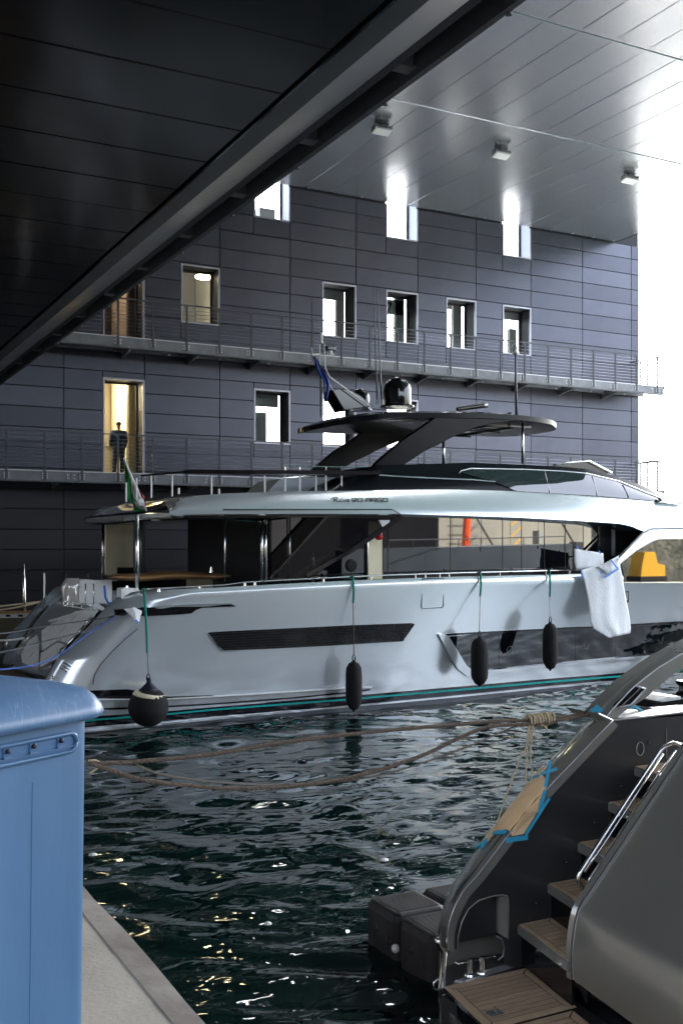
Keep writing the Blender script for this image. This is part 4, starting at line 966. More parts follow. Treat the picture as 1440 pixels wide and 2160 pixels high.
# curved cap of the quarter
def capsurf(u, v):
    a = polyat(INNER, u); b = polyat(OUT_S, u)
    p, q = onY(*a, WYI-.012), onY(*b, WYI+.30)
    r = p+(q-p)*v; n = Vector((-.5, 0, .5)); return r+n*.03*math.sin(v*math.pi)
v_, f_ = grid(60, 6, capsurf, lambda p: p+Vector((.05, .0, -.04))); obj('quarter_cap', v_, f_, M['gun'], fy, smooth=35)
# outer hull side below the cap
v_, f_ = grid(40, 6, lambda u, v: (lambda q: Vector((q.x+.02, q.y+.02*math.sin(v*3), q.z*(1-v)+(-.3)*v)))(onY(*polyat(OUT_S, u), WYI+.28)), lambda p: p+Vector((0,-.02,0)))
obj('hull_side', v_, f_, M['gun'], fy, smooth=True)
MB().tube([capsurf(u/50, 0)+Vector((-.002,-.006,.004)) for u in range(51)], .003, 5).build('cap_edge', M['silver2'], fy, smooth=True)
# sweeping bulwark arm
ARM_O = [(1255,1508),(1275,1485),(1320,1440),(1345,1422),(1387,1392),(1440,1362),(1530,1322)]
ARM_I = [(1275,1516),(1290,1498),(1330,1455),(1352,1436),(1390,1407),(1440,1377),(1530,1335)]
ARM_B = [(1292,1521),(1318,1500),(1362,1472),(1385,1452),(1412,1428),(1445,1406),(1540,1365)]
patch('bulwark_cap', ARM_O, ARM_I, 30, 3, lambda a, b: onY(a, b, WYI+.18), M['gun'], fy, thick=.12)
patch('bulwark_side', ARM_I, ARM_B, 30, 3, lambda a, b: onY(a, b, WYI+.10), M['gun'], fy, thick=.14)
MB().tube([onY(*polyat(ARM_I, k/30), WYI+.09) for k in range(31)], .006, 5).build('bulwark_line', M['silver2'], fy, smooth=True)
MB().tube([onY(*p, WYI+.09) for p in ((1341,1447),(1361,1453),(1352,1463),(1330,1487),(1308,1492))], .007, 5).build('fairlead_rim', M['silver2'], fy, smooth=True)
poly('fairlead', [(1341,1447),(1361,1453),(1352,1463),(1330,1487),(1312,1487),(1300,1492),(1296,1489)], lambda a, b: onY(a, b, WYI+.092), M['black'], fy, thick=.02)
MB().tube([onY(*p, WYI+.085) for p in ((1350,1452),(1310,1490))], .006, 5).build('fairlead_bar', M['chrome'], fy)
dk = MB(); dk.prism([wi(1283,1523), wi(1262,1506), wi(1292,1520), wi(1365,1512), wi(1520,1500), wi(1520,1504), wi(1365,1516), wi(1292,1524)], (0,.34,.0)); dk.build('side_deck', M['gun'], fy)
MB().tube([wi(1262,1506,.01), wi(1292,1520,.01), wi(1365,1512,.01), wi(1440,1503,.01)], .006, 5).build('deck_line', M['silver2'], fy)
# kraft paper and tape masking the quarter
def capfind(px, py, off=.0):
    return None
kp = [(1154,1612),(1147,1637),(1137,1682),(1137,1690),(1104,1760),(1080,1764),(1074,1762)]
u0, u1 = .415, .70
def uof(x, y):
    best = min(range(201), key=lambda k: (polyat(INNER, k/200)[0]-x)**2+(polyat(INNER, k/200)[1]-y)**2); return best/200
ua, ub = uof(1076,1757), uof(1152,1666)
def kcap(u, v):
    t = ua+(ub-ua)*u
    lo = ua-.075*v+.012*math.sin(v*9); hi = ub+.07*v+.008*math.sin(v*7)
    return capsurf(lo+(hi-lo)*u, v*1.02)+Vector((-.012,-.004,.012+.004*math.sin(u*20+v*5)))
v_, f_ = grid(30, 8, kcap, lambda p: p+Vector((0,0,-.004))); kr = obj('kraft_paper', v_, f_, M['kraft'], None, smooth=True); tag(kr, 'brown kraft paper masking the corner of the dark yacht', 'paper')
MB().prism([wi(1152,1664,.014), wi(1139,1687,.03), wi(1134,1712,.03), wi(1104,1760,.02), wi(1080,1764,.014), wi(1076,1757,.014), wi(1110,1713,.05)], (0,.006,0)).build('lower_sheet', M['kraft'], kr)
def tape(pts, w_, o=.022, surf=None):
    b = MB(); s = surf or (lambda a, c: wi(a, c, o))
    P = [s(*p) for p in pts]
    for p, q in zip(P, P[1:]): b.beam(p, q, w_, .004, up=(0,1,0) if abs((q-p).normalized().y) < .9 else (1,0,0))
    return b.build('tape_strip', M['ctape'], kr)
tape([(1160,1606),(1153,1645),(1148,1672)], .024, .02, lambda a, b: onY(a, b, WYI-.0)); tape([(1149,1668),(1138,1710),(1136,1716)], .026, .03); tape([(1158,1684),(1134,1722),(1108,1762)], .022, .034)
tape([(1067,1774),(1090,1770),(1113,1767)], .03, .024); tape([(1140,1633),(1174,1622)], .018, .026)
ct_ = MB()
for (u_, v0, v1, w_) in ((ua-.01, .05, .5, .03), (ua-.05, .45, .98, .028), (ub+.05, .55, 1.0, .024)):
    P = [capsurf(u_-.05*v, v)+Vector((-.016,-.004,.018)) for v in np.linspace(v0, v1, 6)]
    ct_ = MB()
    for p, q in zip(P, P[1:]): ct_.beam(p, q, w_, .004, up=(-.7,0,.7))
    ct_.build('tape_strip', M['ctape'], kr)
MB().beam(capsurf(ua-.06, .6)+Vector((-.016,0,.02)), capsurf(ua-.10, .45)+Vector((-.016,0,.02)), .02, .004, up=(-.7,0,.7)).build('tape_strip', M['ctape'], kr)
# steps: risers, nosings, teak planks
SY = 4.87
def teak_panel(name, x0, x1, y0, y1, z, across, parent, margin=.05, n=None, shear=0., ang=0.):
    """bordered teak panel; planks laid along x"""
    def P(x, y): return Vector((x+shear*(WYI-y), y, z))
    root = MB().prism([P(x0, y0)-Vector((0,0,.002)), P(x1, y0)-Vector((0,0,.002)), P(x1, y1)-Vector((0,0,.002)), P(x0, y1)-Vector((0,0,.002))], (0, 0, -.02)).build(name, M['caulk'], parent)
    g = .0038; m_ = margin
    def plank(c, mm): 
        MB().prism([Vector((p.x, p.y, z-.0035)) for p in c], (0, 0, .0035)).build('plank', mm, root)
    a, b, c, d = P(x0, y0), P(x1, y0), P(x1, y1), P(x0, y1)
    ia, ib, ic, id_ = P(x0+m_, y0+m_), P(x1-m_, y0+m_), P(x1-m_, y1-m_), P(x0+m_, y1-m_)
    e = Vector((0, g, 0)); ex = Vector((g, 0, 0))
    plank([a+ex, b-ex, ib-e-ex, ia-e+ex], M['teak']); plank([c-ex, d+ex, id_+e+ex, ic+e-ex], M['teak'])
    plank([a+e, ia+e-ex, id_-e-ex, d-e], M['teak2']); plank([b+e, c-e, ic-e+ex, ib+e+ex], M['teak2'])
    n = n or max(2, int((y1-y0-2*m_)/.052)); h = (y1-y0-2*m_)/n
    for k in range(n):
        ya, yb = y0+m_+k*h+g, y0+m_+(k+1)*h-g
        plank([P(x0+m_+g, ya), P(x1-m_-g, ya), P(x1-m_-g, yb), P(x0+m_+g, yb)], M['teak'])
    return root
steps = [(4.15,.875),(4.39,1.10),(4.64,1.336),(4.90,1.573),(5.13,1.79),(5.38,2.02)]
SH = -.18
tp = teak_panel('platform_deck', 3.58, 4.21, 4.87, 5.47, .60, True, fy, .062, shear=-.16)
teak_panel('platform_deck', 3.44, 4.16, 2.6, 4.845, .60, True, fy, .062, shear=-.16)
for i, (x, z) in enumerate(steps[:-1]):
    xn = steps[i+1][0]
    st_ = teak_panel('step_tread', x+.012, xn+.03, SY+.005, WYI-.008, z+.004, True, fy, .042, shear=SH)
    b = MB(); n0 = Vector((x, WYI-.004, z)); n1 = Vector((x+SH*(WYI-SY), SY, z))
    b.prism([n0, n1, n1+Vector((0,0,-.06)), n0+Vector((0,0,-.06))], (.02, 0, 0))
    b.prism([n0+Vector((.02,0,-.02)), n1+Vector((.02,0,-.02)), n1+Vector((xn-x+.04,0,-.02)), n0+Vector((xn-x+.04,0,-.02))], (0, 0, -.03))
    b.build('nosing', M['gun'], st_, bevel=.006)
    r = MB(); r.prism([n0+Vector((.035,0,-.06)), n1+Vector((.035,0,-.06)), n1+Vector((.035,0,-.26)), n0+Vector((.035,0,-.26))], (.02, 0, 0)); r.build('riser', M['black'], st_)
# recess wall below the first step
MB().prism([Vector((4.26,WYI-.002,.56)), Vector((4.26,WYI-.002,.82)), Vector((4.10,4.0,.82)), Vector((3.9,2.0,.82)), Vector((3.9,2.0,.3)), Vector((4.10,4.0,.56))], (.05, 0, 0)).build('step_recess', M['black'], fy)
# garage door block
PROF = [onY(a, b, SY) for a, b in ((1206,2066),(1204,2030),(1206,1990),(1212,1945),(1222,1912),(1240,1884),(1270,1840),(1300,1795),(1370,1690),(1440,1586),(1520,1468))]
def door(u, v):
    p = PROF_s(u); y = SY-.015-v*3.4; d = SY-y
    x = p.x-.02*min(d/.1, 1)**.5*0+.035*d*0+.05*math.sin(min(u*2.2, 1)*math.pi)*0
    z = p.z-(.16*min(max((d-.1)/1.2, 0), 1)*(1-u*2) if u < .5 else 0)*0
    return Vector((x-.10*d*(1-u)*0-.16*d, y, z))
def PROF_s(u):
    t = u*(len(PROF)-1); i = min(int(t), len(PROF)-2); k = t-i
    P = PROF; g = lambda j: P[min(max(j, 0), len(P)-1)]
    a, b, c, d = g(i-1), g(i), g(i+1), g(i+2)
    return .5*((2*b)+(c-a)*k+(2*a-5*b+4*c-d)*k*k+(3*b-a-3*c+d)*k**3)
v_, f_ = grid(60, 24, door, lambda p: p+Vector((.04, 0, -.02))); gd = obj('garage_door', v_, f_, M['gun'], fy, smooth=40)
fr2 = []
v2 = []
n = 60
for k in range(n+1):
    p = PROF_s(k/n); t = (PROF_s(min(k/n+.01, 1))-PROF_s(max(k/n-.01, 0))).normalized(); nn = Vector((-t.z, 0, t.x))
    w_ = .045
    for off, yy in ((nn*.012, SY-.006), (nn*.012+Vector((0,0,0)), SY+.035), (nn*-.03, SY+.045), (nn*-.10, SY+.045), (nn*-.10, SY-.006)): v2.append(Vector((p.x, yy, p.z))+off)
f2 = [(i*5+k, (i+1)*5+k, (i+1)*5+(k+1) % 5, i*5+(k+1) % 5) for i in range(n) for k in range(5)]
obj('door_surround', v2, f2, M['gun'], fy, smooth=35)
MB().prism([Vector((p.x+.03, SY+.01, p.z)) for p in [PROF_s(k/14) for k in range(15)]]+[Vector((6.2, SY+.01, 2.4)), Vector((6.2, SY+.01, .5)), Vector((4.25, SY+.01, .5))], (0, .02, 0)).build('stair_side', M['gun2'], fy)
MB().tube([PROF_s(k/40)+Vector((0,-.010,0)) for k in range(41)], .0055, 5).build('door_seam', M['caulk'], fy)
MB().tube([PROF_s(k/40)+Vector((-.008,-.022,.006)) for k in range(41)], .003, 5).build('door_edge', M['silver2'], gd)
# chrome handrail on the door edge
hrp = [(1232,1884),(1228,1874),(1221,1864),(1219,1850),(1226,1836),(1262,1780),(1330,1676),(1392,1584),(1404,1573),(1420,1567),(1436,1572),(1446,1585)]
hl = MB().tube([onY(a, b, SY+.10) for a, b in hrp], .0125, 10).build('handrail', M['chrome'], fy, smooth=True)
MB().tube([onY(a, b, SY+.14) for a, b in ((1233,1840),(1268,1788),(1336,1684),(1398,1590))], .008, 8).build('inner_rail', M['chrome'], hl, smooth=True)
MB().tube([onY(a, b, SY+.08) for a, b in ((1238,1866),(1245,1850),(1275,1806),(1340,1708),(1400,1618),(1425,1583))], .006, 6).build('inner_rail', M['chrome'], hl, smooth=True)
for a, b, c, d in ((1386,1629,1400,1644),(1265,1802,1284,1820),(1322,1724,1334,1734)):
    MB().tube([onY(a, b, SY+.08), onY(c, d, SY+.02)], .009, 8).build('rail_bracket', M['chrome'], hl)
    if a != 1322: MB().lathe(onY(c+4, d+2, SY-.03), [(.006, -.01), (.007, .004), (.003, .008)], 8, axis=(-.6,-.5,.5)).build('screw', M['chrome'], hl)
# step lights, round hatch
for x, y, s in ((1194,1819,5.5),(1253,1735,5),(1309,1658,5),(1369,1567,4.5),(1130,1906,6)):
    r_ = poly('step_light', [(x-s,y-s),(x+s*.8,y-s),(x+s*.8,y+s),(x-s,y+s)], lambda a, b: wi(a, b, .004), mat('step_light_frame', (.05,.05,.052), .3, .5), fy, thick=.01)
    MB().lathe(wi(x, y, .008), [(.005, 0), (.005, .004)], 8, axis=(0,-1,0)).build('bulb', M['frame'], r_)
c = wi(1350, 1580, .004); MB().tube([c+Vector((math.cos(a)*.034, 0, math.sin(a)*.046)) for a in [k*math.pi/12 for k in range(25)]], .0035, 5, cap=False).build('round_hatch', M['silver2'], fy)
MB().tube([wi(1405,1536,.003), wi(1406,1600,.003)], .003, 4).build('panel_joint', M['bolt'], fy)
# cleat and guard on the platform corner
cl_ = MB(); a, b = onY(962,2033,5.62), onY(1041,2016,5.62); cl_.beam(a, b, .045, .018); cl_.build('cleat', M['chrome'], fy, bevel=.008)
for x, y in ((990,2058),(1016,2053)):
    p = onZ(x, y, .62); q = onY(x, 2028 if x < 1000 else 2022, p.y); MB().lathe(p, [(.035, 0), (.03, .01), (.016, .018), (.014, max(q.z-p.z, .1))], 12).build('cleat_post', M['chrome'], fy, smooth=30)
MB().prism([onZ(925,2090,.58), onZ(1098,2040,.58), onZ(1074,1990,.58), onZ(938,2030,.58)], (0,0,-.06)).build('mooring_deck', M['gun2'], fy, bevel=.01)
MB().tube([onY(a, b, WYI+.10) for a, b in ((923,1980),(926,1992),(934,2003),(936,2012),(933,2050),(930,2082),(927,2100))], .02, 10).build('guard_post', M['chrome'], fy, smooth=True)
MB().tube([onY(a, b, WYI+.12) for a, b in ((934,2068),(922,2066),(915,2074),(914,2086),(924,2092),(936,2084))], .008, 8).build('guard_loop', M['chrome'], fy, smooth=True)
MB().tube([onY(a, b, WYI+.05) for a, b in ((1046,1975),(1058,1982),(1063,2000),(1060,2018),(1050,2026))], .005, 6).build('hose_loop', M['frame'], fy, smooth=True)
# platform edge: stacked rubbing strips round the corner
def edge(z0, z1, off, m_, nm):
    P = [(3.45-off, 2.6), (3.47-off, 3.6), (3.50-off, 4.6), (3.53-off, 5.2), (3.58-off*.8, 5.42+off*.5), (3.70-off*.2, 5.52+off), (3.95, 5.56+off), (4.3, 5.6+off)]
    v = []; 
    for x, y in P: v += [(x, y, z0), (x, y, z1), (x+.06, y-.03, z1), (x+.06, y-.03, z0)]
    f = [(i*4+k, (i+1)*4+k, (i+1)*4+(k+1) % 4, i*4+(k+1) % 4) for i in range(len(P)-1) for k in range(4)]
    obj(nm, v, f, m_, fy, smooth=40)
edge(.575, .598, .005, M['silver2'], 'edge_moulding'); edge(.49, .572, .0, M['black'], 'edge_band'); edge(.43, .487, .02, M['gun'], 'edge_moulding'); edge(-.3, .427, -.01, M['gun'], 'platform_hull')
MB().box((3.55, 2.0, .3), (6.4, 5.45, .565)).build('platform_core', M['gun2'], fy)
MB().box((4.6, 1.2, -.4), (9, 5.5, .55)).build('lower_hull', M['gun'], fy)
# drain fitting in the teak
dr = onZ(1043, 2138, .603); MB().box((dr.x-.045, dr.y-.035, dr.z), (dr.x+.045, dr.y+.035, dr.z+.006)).build('deck_fitting', M['steel'], fy, bevel=.003); MB().lathe(dr+Vector((0,0,.006)), [(.02, 0), (.008, .01), (.006, .03)], 10).build('fitting_stud', M['chrome'], fy)
# cushions and hardware on the side deck
def ontop(a, b): return onY(a, b, 6.1)
MB().prism([ontop(1366,1507), ontop(1372,1495), ontop(1425,1485), ontop(1431,1488), ontop(1428,1497), ontop(1380,1506)], (0,.35,0)).build('white_cushion', M['film'], fy, bevel=.01)
MB().prism([ontop(1386,1479), ontop(1412,1470), ontop(1436,1469), ontop(1436,1476), ontop(1400,1483)], (0,.4,.0)).build('white_cushion', M['film'], fy, bevel=.008)
MB().prism([ontop(1384,1483), ontop(1436,1476), ontop(1460,1478), ontop(1460,1490), ontop(1432,1486), ontop(1372,1494)], (0,.4,0)).build('black_cushion', M['black'], fy)
MB().lathe(onY(1440, 1462, 6.3), [(.05, -.02), (.06, 0), (.035, .02), (.035, .06), (.06, .08), (.05, .1)], 14).build('winch', M['black'], fy, smooth=30)
# ---- black modular float
fl = empty('pontoon_float', (4.6, 7.1, -.2), 'black plastic cube float beside the dark yacht stern', 'float')
M['floatm'] = noise_mat('black_ribbed_plastic', (.014,.013,.014), (.042,.04,.042), 5, .5, 0, .7, .25, 40, dist=.006)
def cube(cx, cy):
    s = .255; zt = .37; mb = MB()
    lv = [(-.20, .84, .84), (-.08, .94, .94), (.05, .98, .98), (.30, .98, .98), (.345, .95, .95), (.37, .86, .86)]
    pl_ = []
    for z, a, b_ in lv:
        ch = .16
        pts = [(-1+ch,-1),(1-ch,-1),(1,-1+ch),(1,1-ch),(1-ch,1),(-1+ch,1),(-1,1-ch),(-1,-1+ch)]
        pl_ += [(cx+x*s*a, cy+y*s*b_, z) for x, y in pts]
    f = [(i*8+k, i*8+(k+1) % 8, (i+1)*8+(k+1) % 8, (i+1)*8+k) for i in range(len(lv)-1) for k in range(8)]+[tuple(range(8))[::-1], tuple(40+k for k in range(8))]
    mb.add(pl_, f); o = mb.build('float_cube', M['floatm'], fl, bevel=.03)
    rb = MB()
    for k in range(17): rb.box((cx-s*.74, cy-s*.74+k*s*1.48/16.5, .370), (cx+s*.74, cy-s*.74+k*s*1.48/16.5+.011, .3765))
    rr_ = rb.build('rib', M['floatm'], o); rr_['kind'] = 'stuff'
    for q_ in ((-.14, .05), (.06, .1), (.14, -.02)): MB().lathe((cx-s*.98, cy+q_[0], q_[1]+.08), [(.04, 0), (.035, .012), (.012, .016)], 8, axis=(-1,0,0)).build('side_lug', M['floatm'], o)
for i in range(3):
    for j in range(3): cube(4.54+i*.53, 7.50-j*.53)
b = MB().lathe((4.275, 7.23, .12), [(.001, -.03), (.028, -.02), (.036, 0), (.028, .02), (.001, .035)], 10, axis=(-1,0,0)).build('white_plug', M['whitepaint'], fl, smooth=True)
# ================================================ BLUE BIN ON THE QUAY
M['blue'] = noise_mat('blue_polyethylene', (.058,.14,.27), (.088,.195,.355), 2.2, .36, 0, .55, .08, 30, dist=.004, stretch=(2.5,2.5,.45), detail=10, lo=.3, hi=.68)
def scuffed():
    m = M['bluelid'] = noise_mat('scuffed_blue_lid', (.075,.165,.31), (.15,.25,.40), 3.5, .3, 0, .5, .2, 25, dist=.004)
    t = m.node_tree; N = t.nodes; L = t.links; b_ = N['Principled BSDF']; src = b_.inputs['Base Color'].links[0].from_socket
    tc = N.new('ShaderNodeTexCoord'); prev = src
    for i, (sx, rot, wd) in enumerate(((14, .5, .016), (22, 1.9, .012), (11, 2.6, .010))):
        mp = N.new('ShaderNodeMapping'); mp.inputs['Rotation'].default_value = (0, 0, rot); mp.inputs['Scale'].default_value = (sx, .7, 2)
        n = N.new('ShaderNodeTexNoise'); n.inputs['Scale'].default_value = 1.8; n.inputs['Detail'].default_value = 3; n.inputs['Distortion'].default_value = .15
        L.new(tc.outputs['Object'], mp.inputs[0]); L.new(mp.outputs[0], n.inputs['Vector'])
        s1 = N.new('ShaderNodeMath'); s1.operation = 'SUBTRACT'; s1.inputs[1].default_value = .5; L.new(n.outputs[0], s1.inputs[0])
        ab = N.new('ShaderNodeMath'); ab.operation = 'ABSOLUTE'; L.new(s1.outputs[0], ab.inputs[0])
        lt = N.new('ShaderNodeMapRange'); lt.inputs['From Min'].default_value = 0; lt.inputs['From Max'].default_value = wd*.5; lt.inputs['To Min'].default_value = .55; lt.inputs['To Max'].default_value = 0; L.new(ab.outputs[0], lt.inputs[0])
        mx = N.new('ShaderNodeMix'); mx.data_type = 'RGBA'; L.new(lt.outputs[0], mx.inputs[0]); L.new(prev, mx.inputs[6]); mx.inputs[7].default_value = (.24,.34,.5,1); prev = mx.outputs[2]
    L.new(prev, b_.inputs['Base Color'])
scuffed()
# frame of the bin: far right edge at px 195; the face runs towards the camera's left
A = onZ(195, 1512, 0)    # direction only
def at_depth(px, py, d):
    r = ray(px, py)/FPX; return Vector((r.x*d, r.y*d, H+r.z*d))
K0 = at_depth(195, 1512, 2.05)             # upper right corner of the body
ang = YAW+math.radians(33)                  # face direction (towards the right and away)
fd = Vector((math.sin(ang), math.cos(ang), 0)); nb = Vector((-fd.y, fd.x, 0))  # nb points away/left
bn = empty('blue_bin', (K0.x-.5, K0.y, 1.7), 'big scuffed blue plastic bin with domed lid on the quay', 'bin')
ZT = K0.z; ZB = 1.72; BW = 1.15; BD = .8
def bp(s, d, z):   # s: distance left of the corner, d: depth behind the face
    tp = 1-.02*(ZT-z)/1.2
    return K0-fd*(BW/2-(BW/2-s)*tp)+nb*(BD/2-(BD/2-d)*tp)+Vector((0, 0, z-ZT))
def body():
    lv = [(ZB, 0), (ZT-.30, 0), (ZT, 0)]
    R_ = .035; n = 6; ringp = []
    def rr_(z, infl=0.):
        out = []
        for cs, cd_, a0 in ((R_, R_, math.pi), (BW-R_, R_, math.pi*1.5), (BW-R_, BD-R_, 0), (R_, BD-R_, math.pi/2)):
            for k in range(n+1):
                a = a0+k*math.pi/2/n; out.append((cs+(R_+infl)*math.cos(a), cd_+(R_+infl)*math.sin(a)))
        return out
    v = []
    zs = [ZB, ZB+.1, ZT-.5, ZT-.02, ZT]
    for z in zs: v += [bp(s, d, z) for s, d in rr_(z)]
    L_ = 4*(n+1); f = [(i*L_+k, i*L_+(k+1) % L_, (i+1)*L_+(k+1) % L_, (i+1)*L_+k) for i in range(len(zs)-1) for k in range(L_)]
    f += [tuple(range(L_))[::-1]]
    o = obj('body', v, f, M['blue'], bn, smooth=40)
    return rr_
RR = body()
def lid():
    v = []; prof = [(.0, -.002), (.024, .0), (.034, .006), (.036, .014), (.031, .026), (.020, .040), (.0, .056), (-.035, .068), (-.09, .079), (-.18, .086), (-.33, .090)]
    for infl, dz in prof:
        if infl > -.03: v += [K0-fd*s+nb*d+Vector((0, 0, dz)) for s, d in RR(0, infl)]
        else:
            k = -infl; c = (BW/2, BD/2); q = RR(0, 0)
            v += [K0-fd*(c[0]+(s-c[0])*(1-k/(BW/2)))+nb*(c[1]+(d-c[1])*(1-k/(BD/2)))+Vector((0, 0, dz)) for s, d in q]
    L_ = 28; n_ = len(prof)
    f = [(i*L_+k, i*L_+(k+1) % L_, (i+1)*L_+(k+1) % L_, (i+1)*L_+k) for i in range(n_-1) for k in range(L_)]+[tuple((n_-1)*L_+k for k in range(L_))]
    obj('lid', v, f, M['bluelid'], bn, smooth=45)
lid()
# lifting recess with bolts on the face
def face(s, dz, o=0.): return bp(s, 0, ZT+dz)-nb*o
def pxface(px, py):
    r = ray(px, py); o = Vector((0,0,H)); t = (K0-o).dot(nb)/r.dot(nb); p = o+r*t; return (K0-p).dot(fd), p.z-ZT
s_r, _ = pxface(158, 1560)
rc = MB(); R0 = [(s_r, -.040), (s_r+.003, -.028), (s_r+.012, -.023), (.9, -.023), (.9, -.057), (s_r+.012, -.057), (s_r+.003, -.052)]
rr2 = MB(); P_ = [face(a, b, .004) for a, b in R0]; rr2.tube(P_+[P_[0]], .0045, 6); rr2.build('recess_rim', M['blue'], bn, smooth=True)
MB().prism([face(a, b, .0015) for a, b in R0], -nb*.0015).build('recess_face', mat('recess_blue', (.055,.14,.29), .45), bn)
MB().prism([face(s_r+.006, -.046, .003), face(.9, -.046, .003), face(.9, -.048, .003), face(s_r+.006, -.048, .003)], -nb*.004).build('recess_ledge', M['blue'], bn)
for px in (125, 67, 12):
    s_, d_ = pxface(px, 1560); z_ = -.035
    pk = MB(); pk.prism([face(s_-.0085, z_+.009, .003), face(s_+.0085, z_+.009, .003), face(s_+.0085, z_-.009, .003), face(s_-.0085, z_-.009, .003)], -nb*.002); po = pk.build('bolt_pocket', mat('pocket_blue', (.05,.13,.28), .5), bn)
    MB().lathe(face(s_, z_+.002, .005), [(.0045, 0), (.0045, .004), (.002, .005)], 8, axis=-nb).build('bolt', M['darkbeam'], po)
    MB().prism([face(s_-.0085, z_-.008, .005), face(s_+.0085, z_-.008, .005), face(s_+.0085, z_-.0105, .005), face(s_-.0085, z_-.0105, .005)], -nb*.003).build('pocket_lip', M['bluelid'], po)
MB().tube([face(.145, -.10, .0), face(.146, -.6, .0), face(.15, -1.1, .0)], .0012, 5).build('mould_line', M['blue'], bn)
# ================================================ ROPES
M['rope'] = noise_mat('brown_hemp_rope', (.10,.075,.058), (.22,.165,.125), 90, .9, bump=.6, bscale=250, dist=.003)
M['cord'] = noise_mat('pale_cord', (.42,.33,.20), (.58,.48,.32), 80, .85, bump=.5, bscale=200, dist=.002)
RA = Vector((1.25, 5.5, 2.17)); RB = Vector((4.97, 5.7, 2.15))
def onRope(px, py, A_=RA, B_=RB, off=0.):
    d = (B_-A_); n = Vector((d.y, -d.x, 0)).normalized(); r = ray(px, py); o = Vector((0,0,H)); t = (A_+n*off-o).dot(n)/r.dot(n); return o+r*t
def catmull(P, n):
    out = []
    for i in range(len(P)-1):
        a, b, c, d = P[max(i-1, 0)], P[i], P[i+1], P[min(i+2, len(P)-1)]
        for k in range(n):
            t = k/n; out.append(.5*((2*b)+(c-a)*t+(2*a-5*b+4*c-d)*t*t+(3*b-a-3*c+d)*t**3))
    return out+[P[-1]]
def rope(pts, r, m, label=None, pitch=None, name='mooring_rope', parent=None, strands=3):
    C_ = catmull(pts, 14); L_ = [0]
    for a, b in zip(C_, C_[1:]): L_.append(L_[-1]+(b-a).length)
    pitch = pitch or r*7; N_ = int(L_[-1]/pitch*9); mb = MB()
    cx = [np.interp(np.linspace(0, L_[-1], N_), L_, [p[k] for p in C_]) for k in range(3)]
    P = [Vector((cx[0][i], cx[1][i], cx[2][i])) for i in range(N_)]; up = Vector((0, 0, 1))
    for s in range(strands):
        Q = []
        for i, p in enumerate(P):
            d = (P[min(i+1, N_-1)]-P[max(i-1, 0)]).normalized(); a = d.cross(up)
            if a.length < .05: a = Vector((1, 0, 0))
            a.normalize(); b = d.cross(a); t = 2*math.pi*(L_[-1]*i/N_/pitch+s/strands); Q.append(p+(a*math.cos(t)+b*math.sin(t))*r*.52)
        mb.tube(Q, r*.56, 5)
    o = mb.build(name, m, parent, smooth=True)
    if label: tag(o, label, 'rope')
    return o
rp = lambda L_, o=0.: [onRope(a, b, off=o) for a, b in L_]
rope(rp([(190,1612),(240,1610),(300,1606),(450,1591),(600,1566),(800,1543),(950,1530),(1060,1521),(1150,1519),(1210,1510),(1262,1500)]), .0125, M['rope'], 'thick brown twisted mooring rope stretched nearly straight to the dark yacht')
rope(rp([(190,1610),(225,1622),(300,1645),(400,1658),(500,1664),(600,1660),(700,1648),(800,1625),(900,1590),(980,1552),(1040,1532),(1130,1527),(1200,1516),(1258,1505)], .03), .0125, M['rope'], 'thick brown mooring rope sagging lowest over the water')
rope(rp([(285,1612),(330,1631),(400,1644),(500,1654),(620,1657),(700,1651),(800,1636),(900,1607),(1000,1570),(1075,1537),(1125,1524)], -.03), .006, mat('grey_line', (.22,.19,.16), .9), 'thin grey line sagging between the two thick brown ropes')
cd_ = MB()
for k in range(9):
    c = onRope(1114+k*6, 1521-k*.7); R_ = .037+.004*math.sin(k*2.3); tl = .35*math.sin(k*1.7)
    cd_.tube([c+Vector((.02*math.sin(t)*tl, R_*math.cos(t), R_*math.sin(t))) for t in [j*math.pi/8 for j in range(17)]], .0075, 6)
ls = cd_.build('cord_lashing', M['cord'], None, smooth=True); tag(ls, 'pale yellow cord lashing wound round the two brown ropes', 'cord')
for L_ in ([(1117,1530),(1112,1560),(1111,1600),(1108,1640),(1113,1652),(1121,1645),(1119,1600),(1120,1560),(1126,1535)], [(1124,1530),(1117,1550),(1112,1572),(1095,1605),(1078,1650),(1062,1695),(1048,1735),(1028,1775)], [(1150,1530),(1155,1545),(1148,1532),(1140,1530)]):
    rope([onRope(a, b, off=.05) for a, b in L_], .0062, M['cord'], name='cord_end', parent=ls, strands=2)
# dark rope end and tape at the cleat
rope([onRope(1250,1503), onY(1290,1496,5.7), onY(1330,1493,5.75), onY(1380,1497,5.8), onY(1440,1506,5.9)], .011, M['rubber'], 'black covered rope end running along the dark yacht side deck')
o = MB().tube([onRope(1245,1505), onRope(1252,1503), onRope(1259,1500), onRope(1263,1496)], [.02,.034,.03,.036], 8).build('tape_wrap', M['ctape'], None, smooth=30); tag(o, 'light blue tape wrapped around rope beside the dark bulwark', 'tape')
MB().tube([onY(1325,1492,5.62), onY(1340,1493,5.6), onY(1353,1499,5.6)], [.012,.014,.010], 6).build('tape_strip', M['ctape'], o)
o = MB().tube([onRope(a, b, off=-.02) for a, b in ((186,1605),(200,1604),(213,1610),(215,1614),(206,1621),(190,1632))], .006, 8).build('shackle', M['cord'], None, smooth=True); tag(o, 'pale loop at the rope ends right of the blue bin', 'loop')
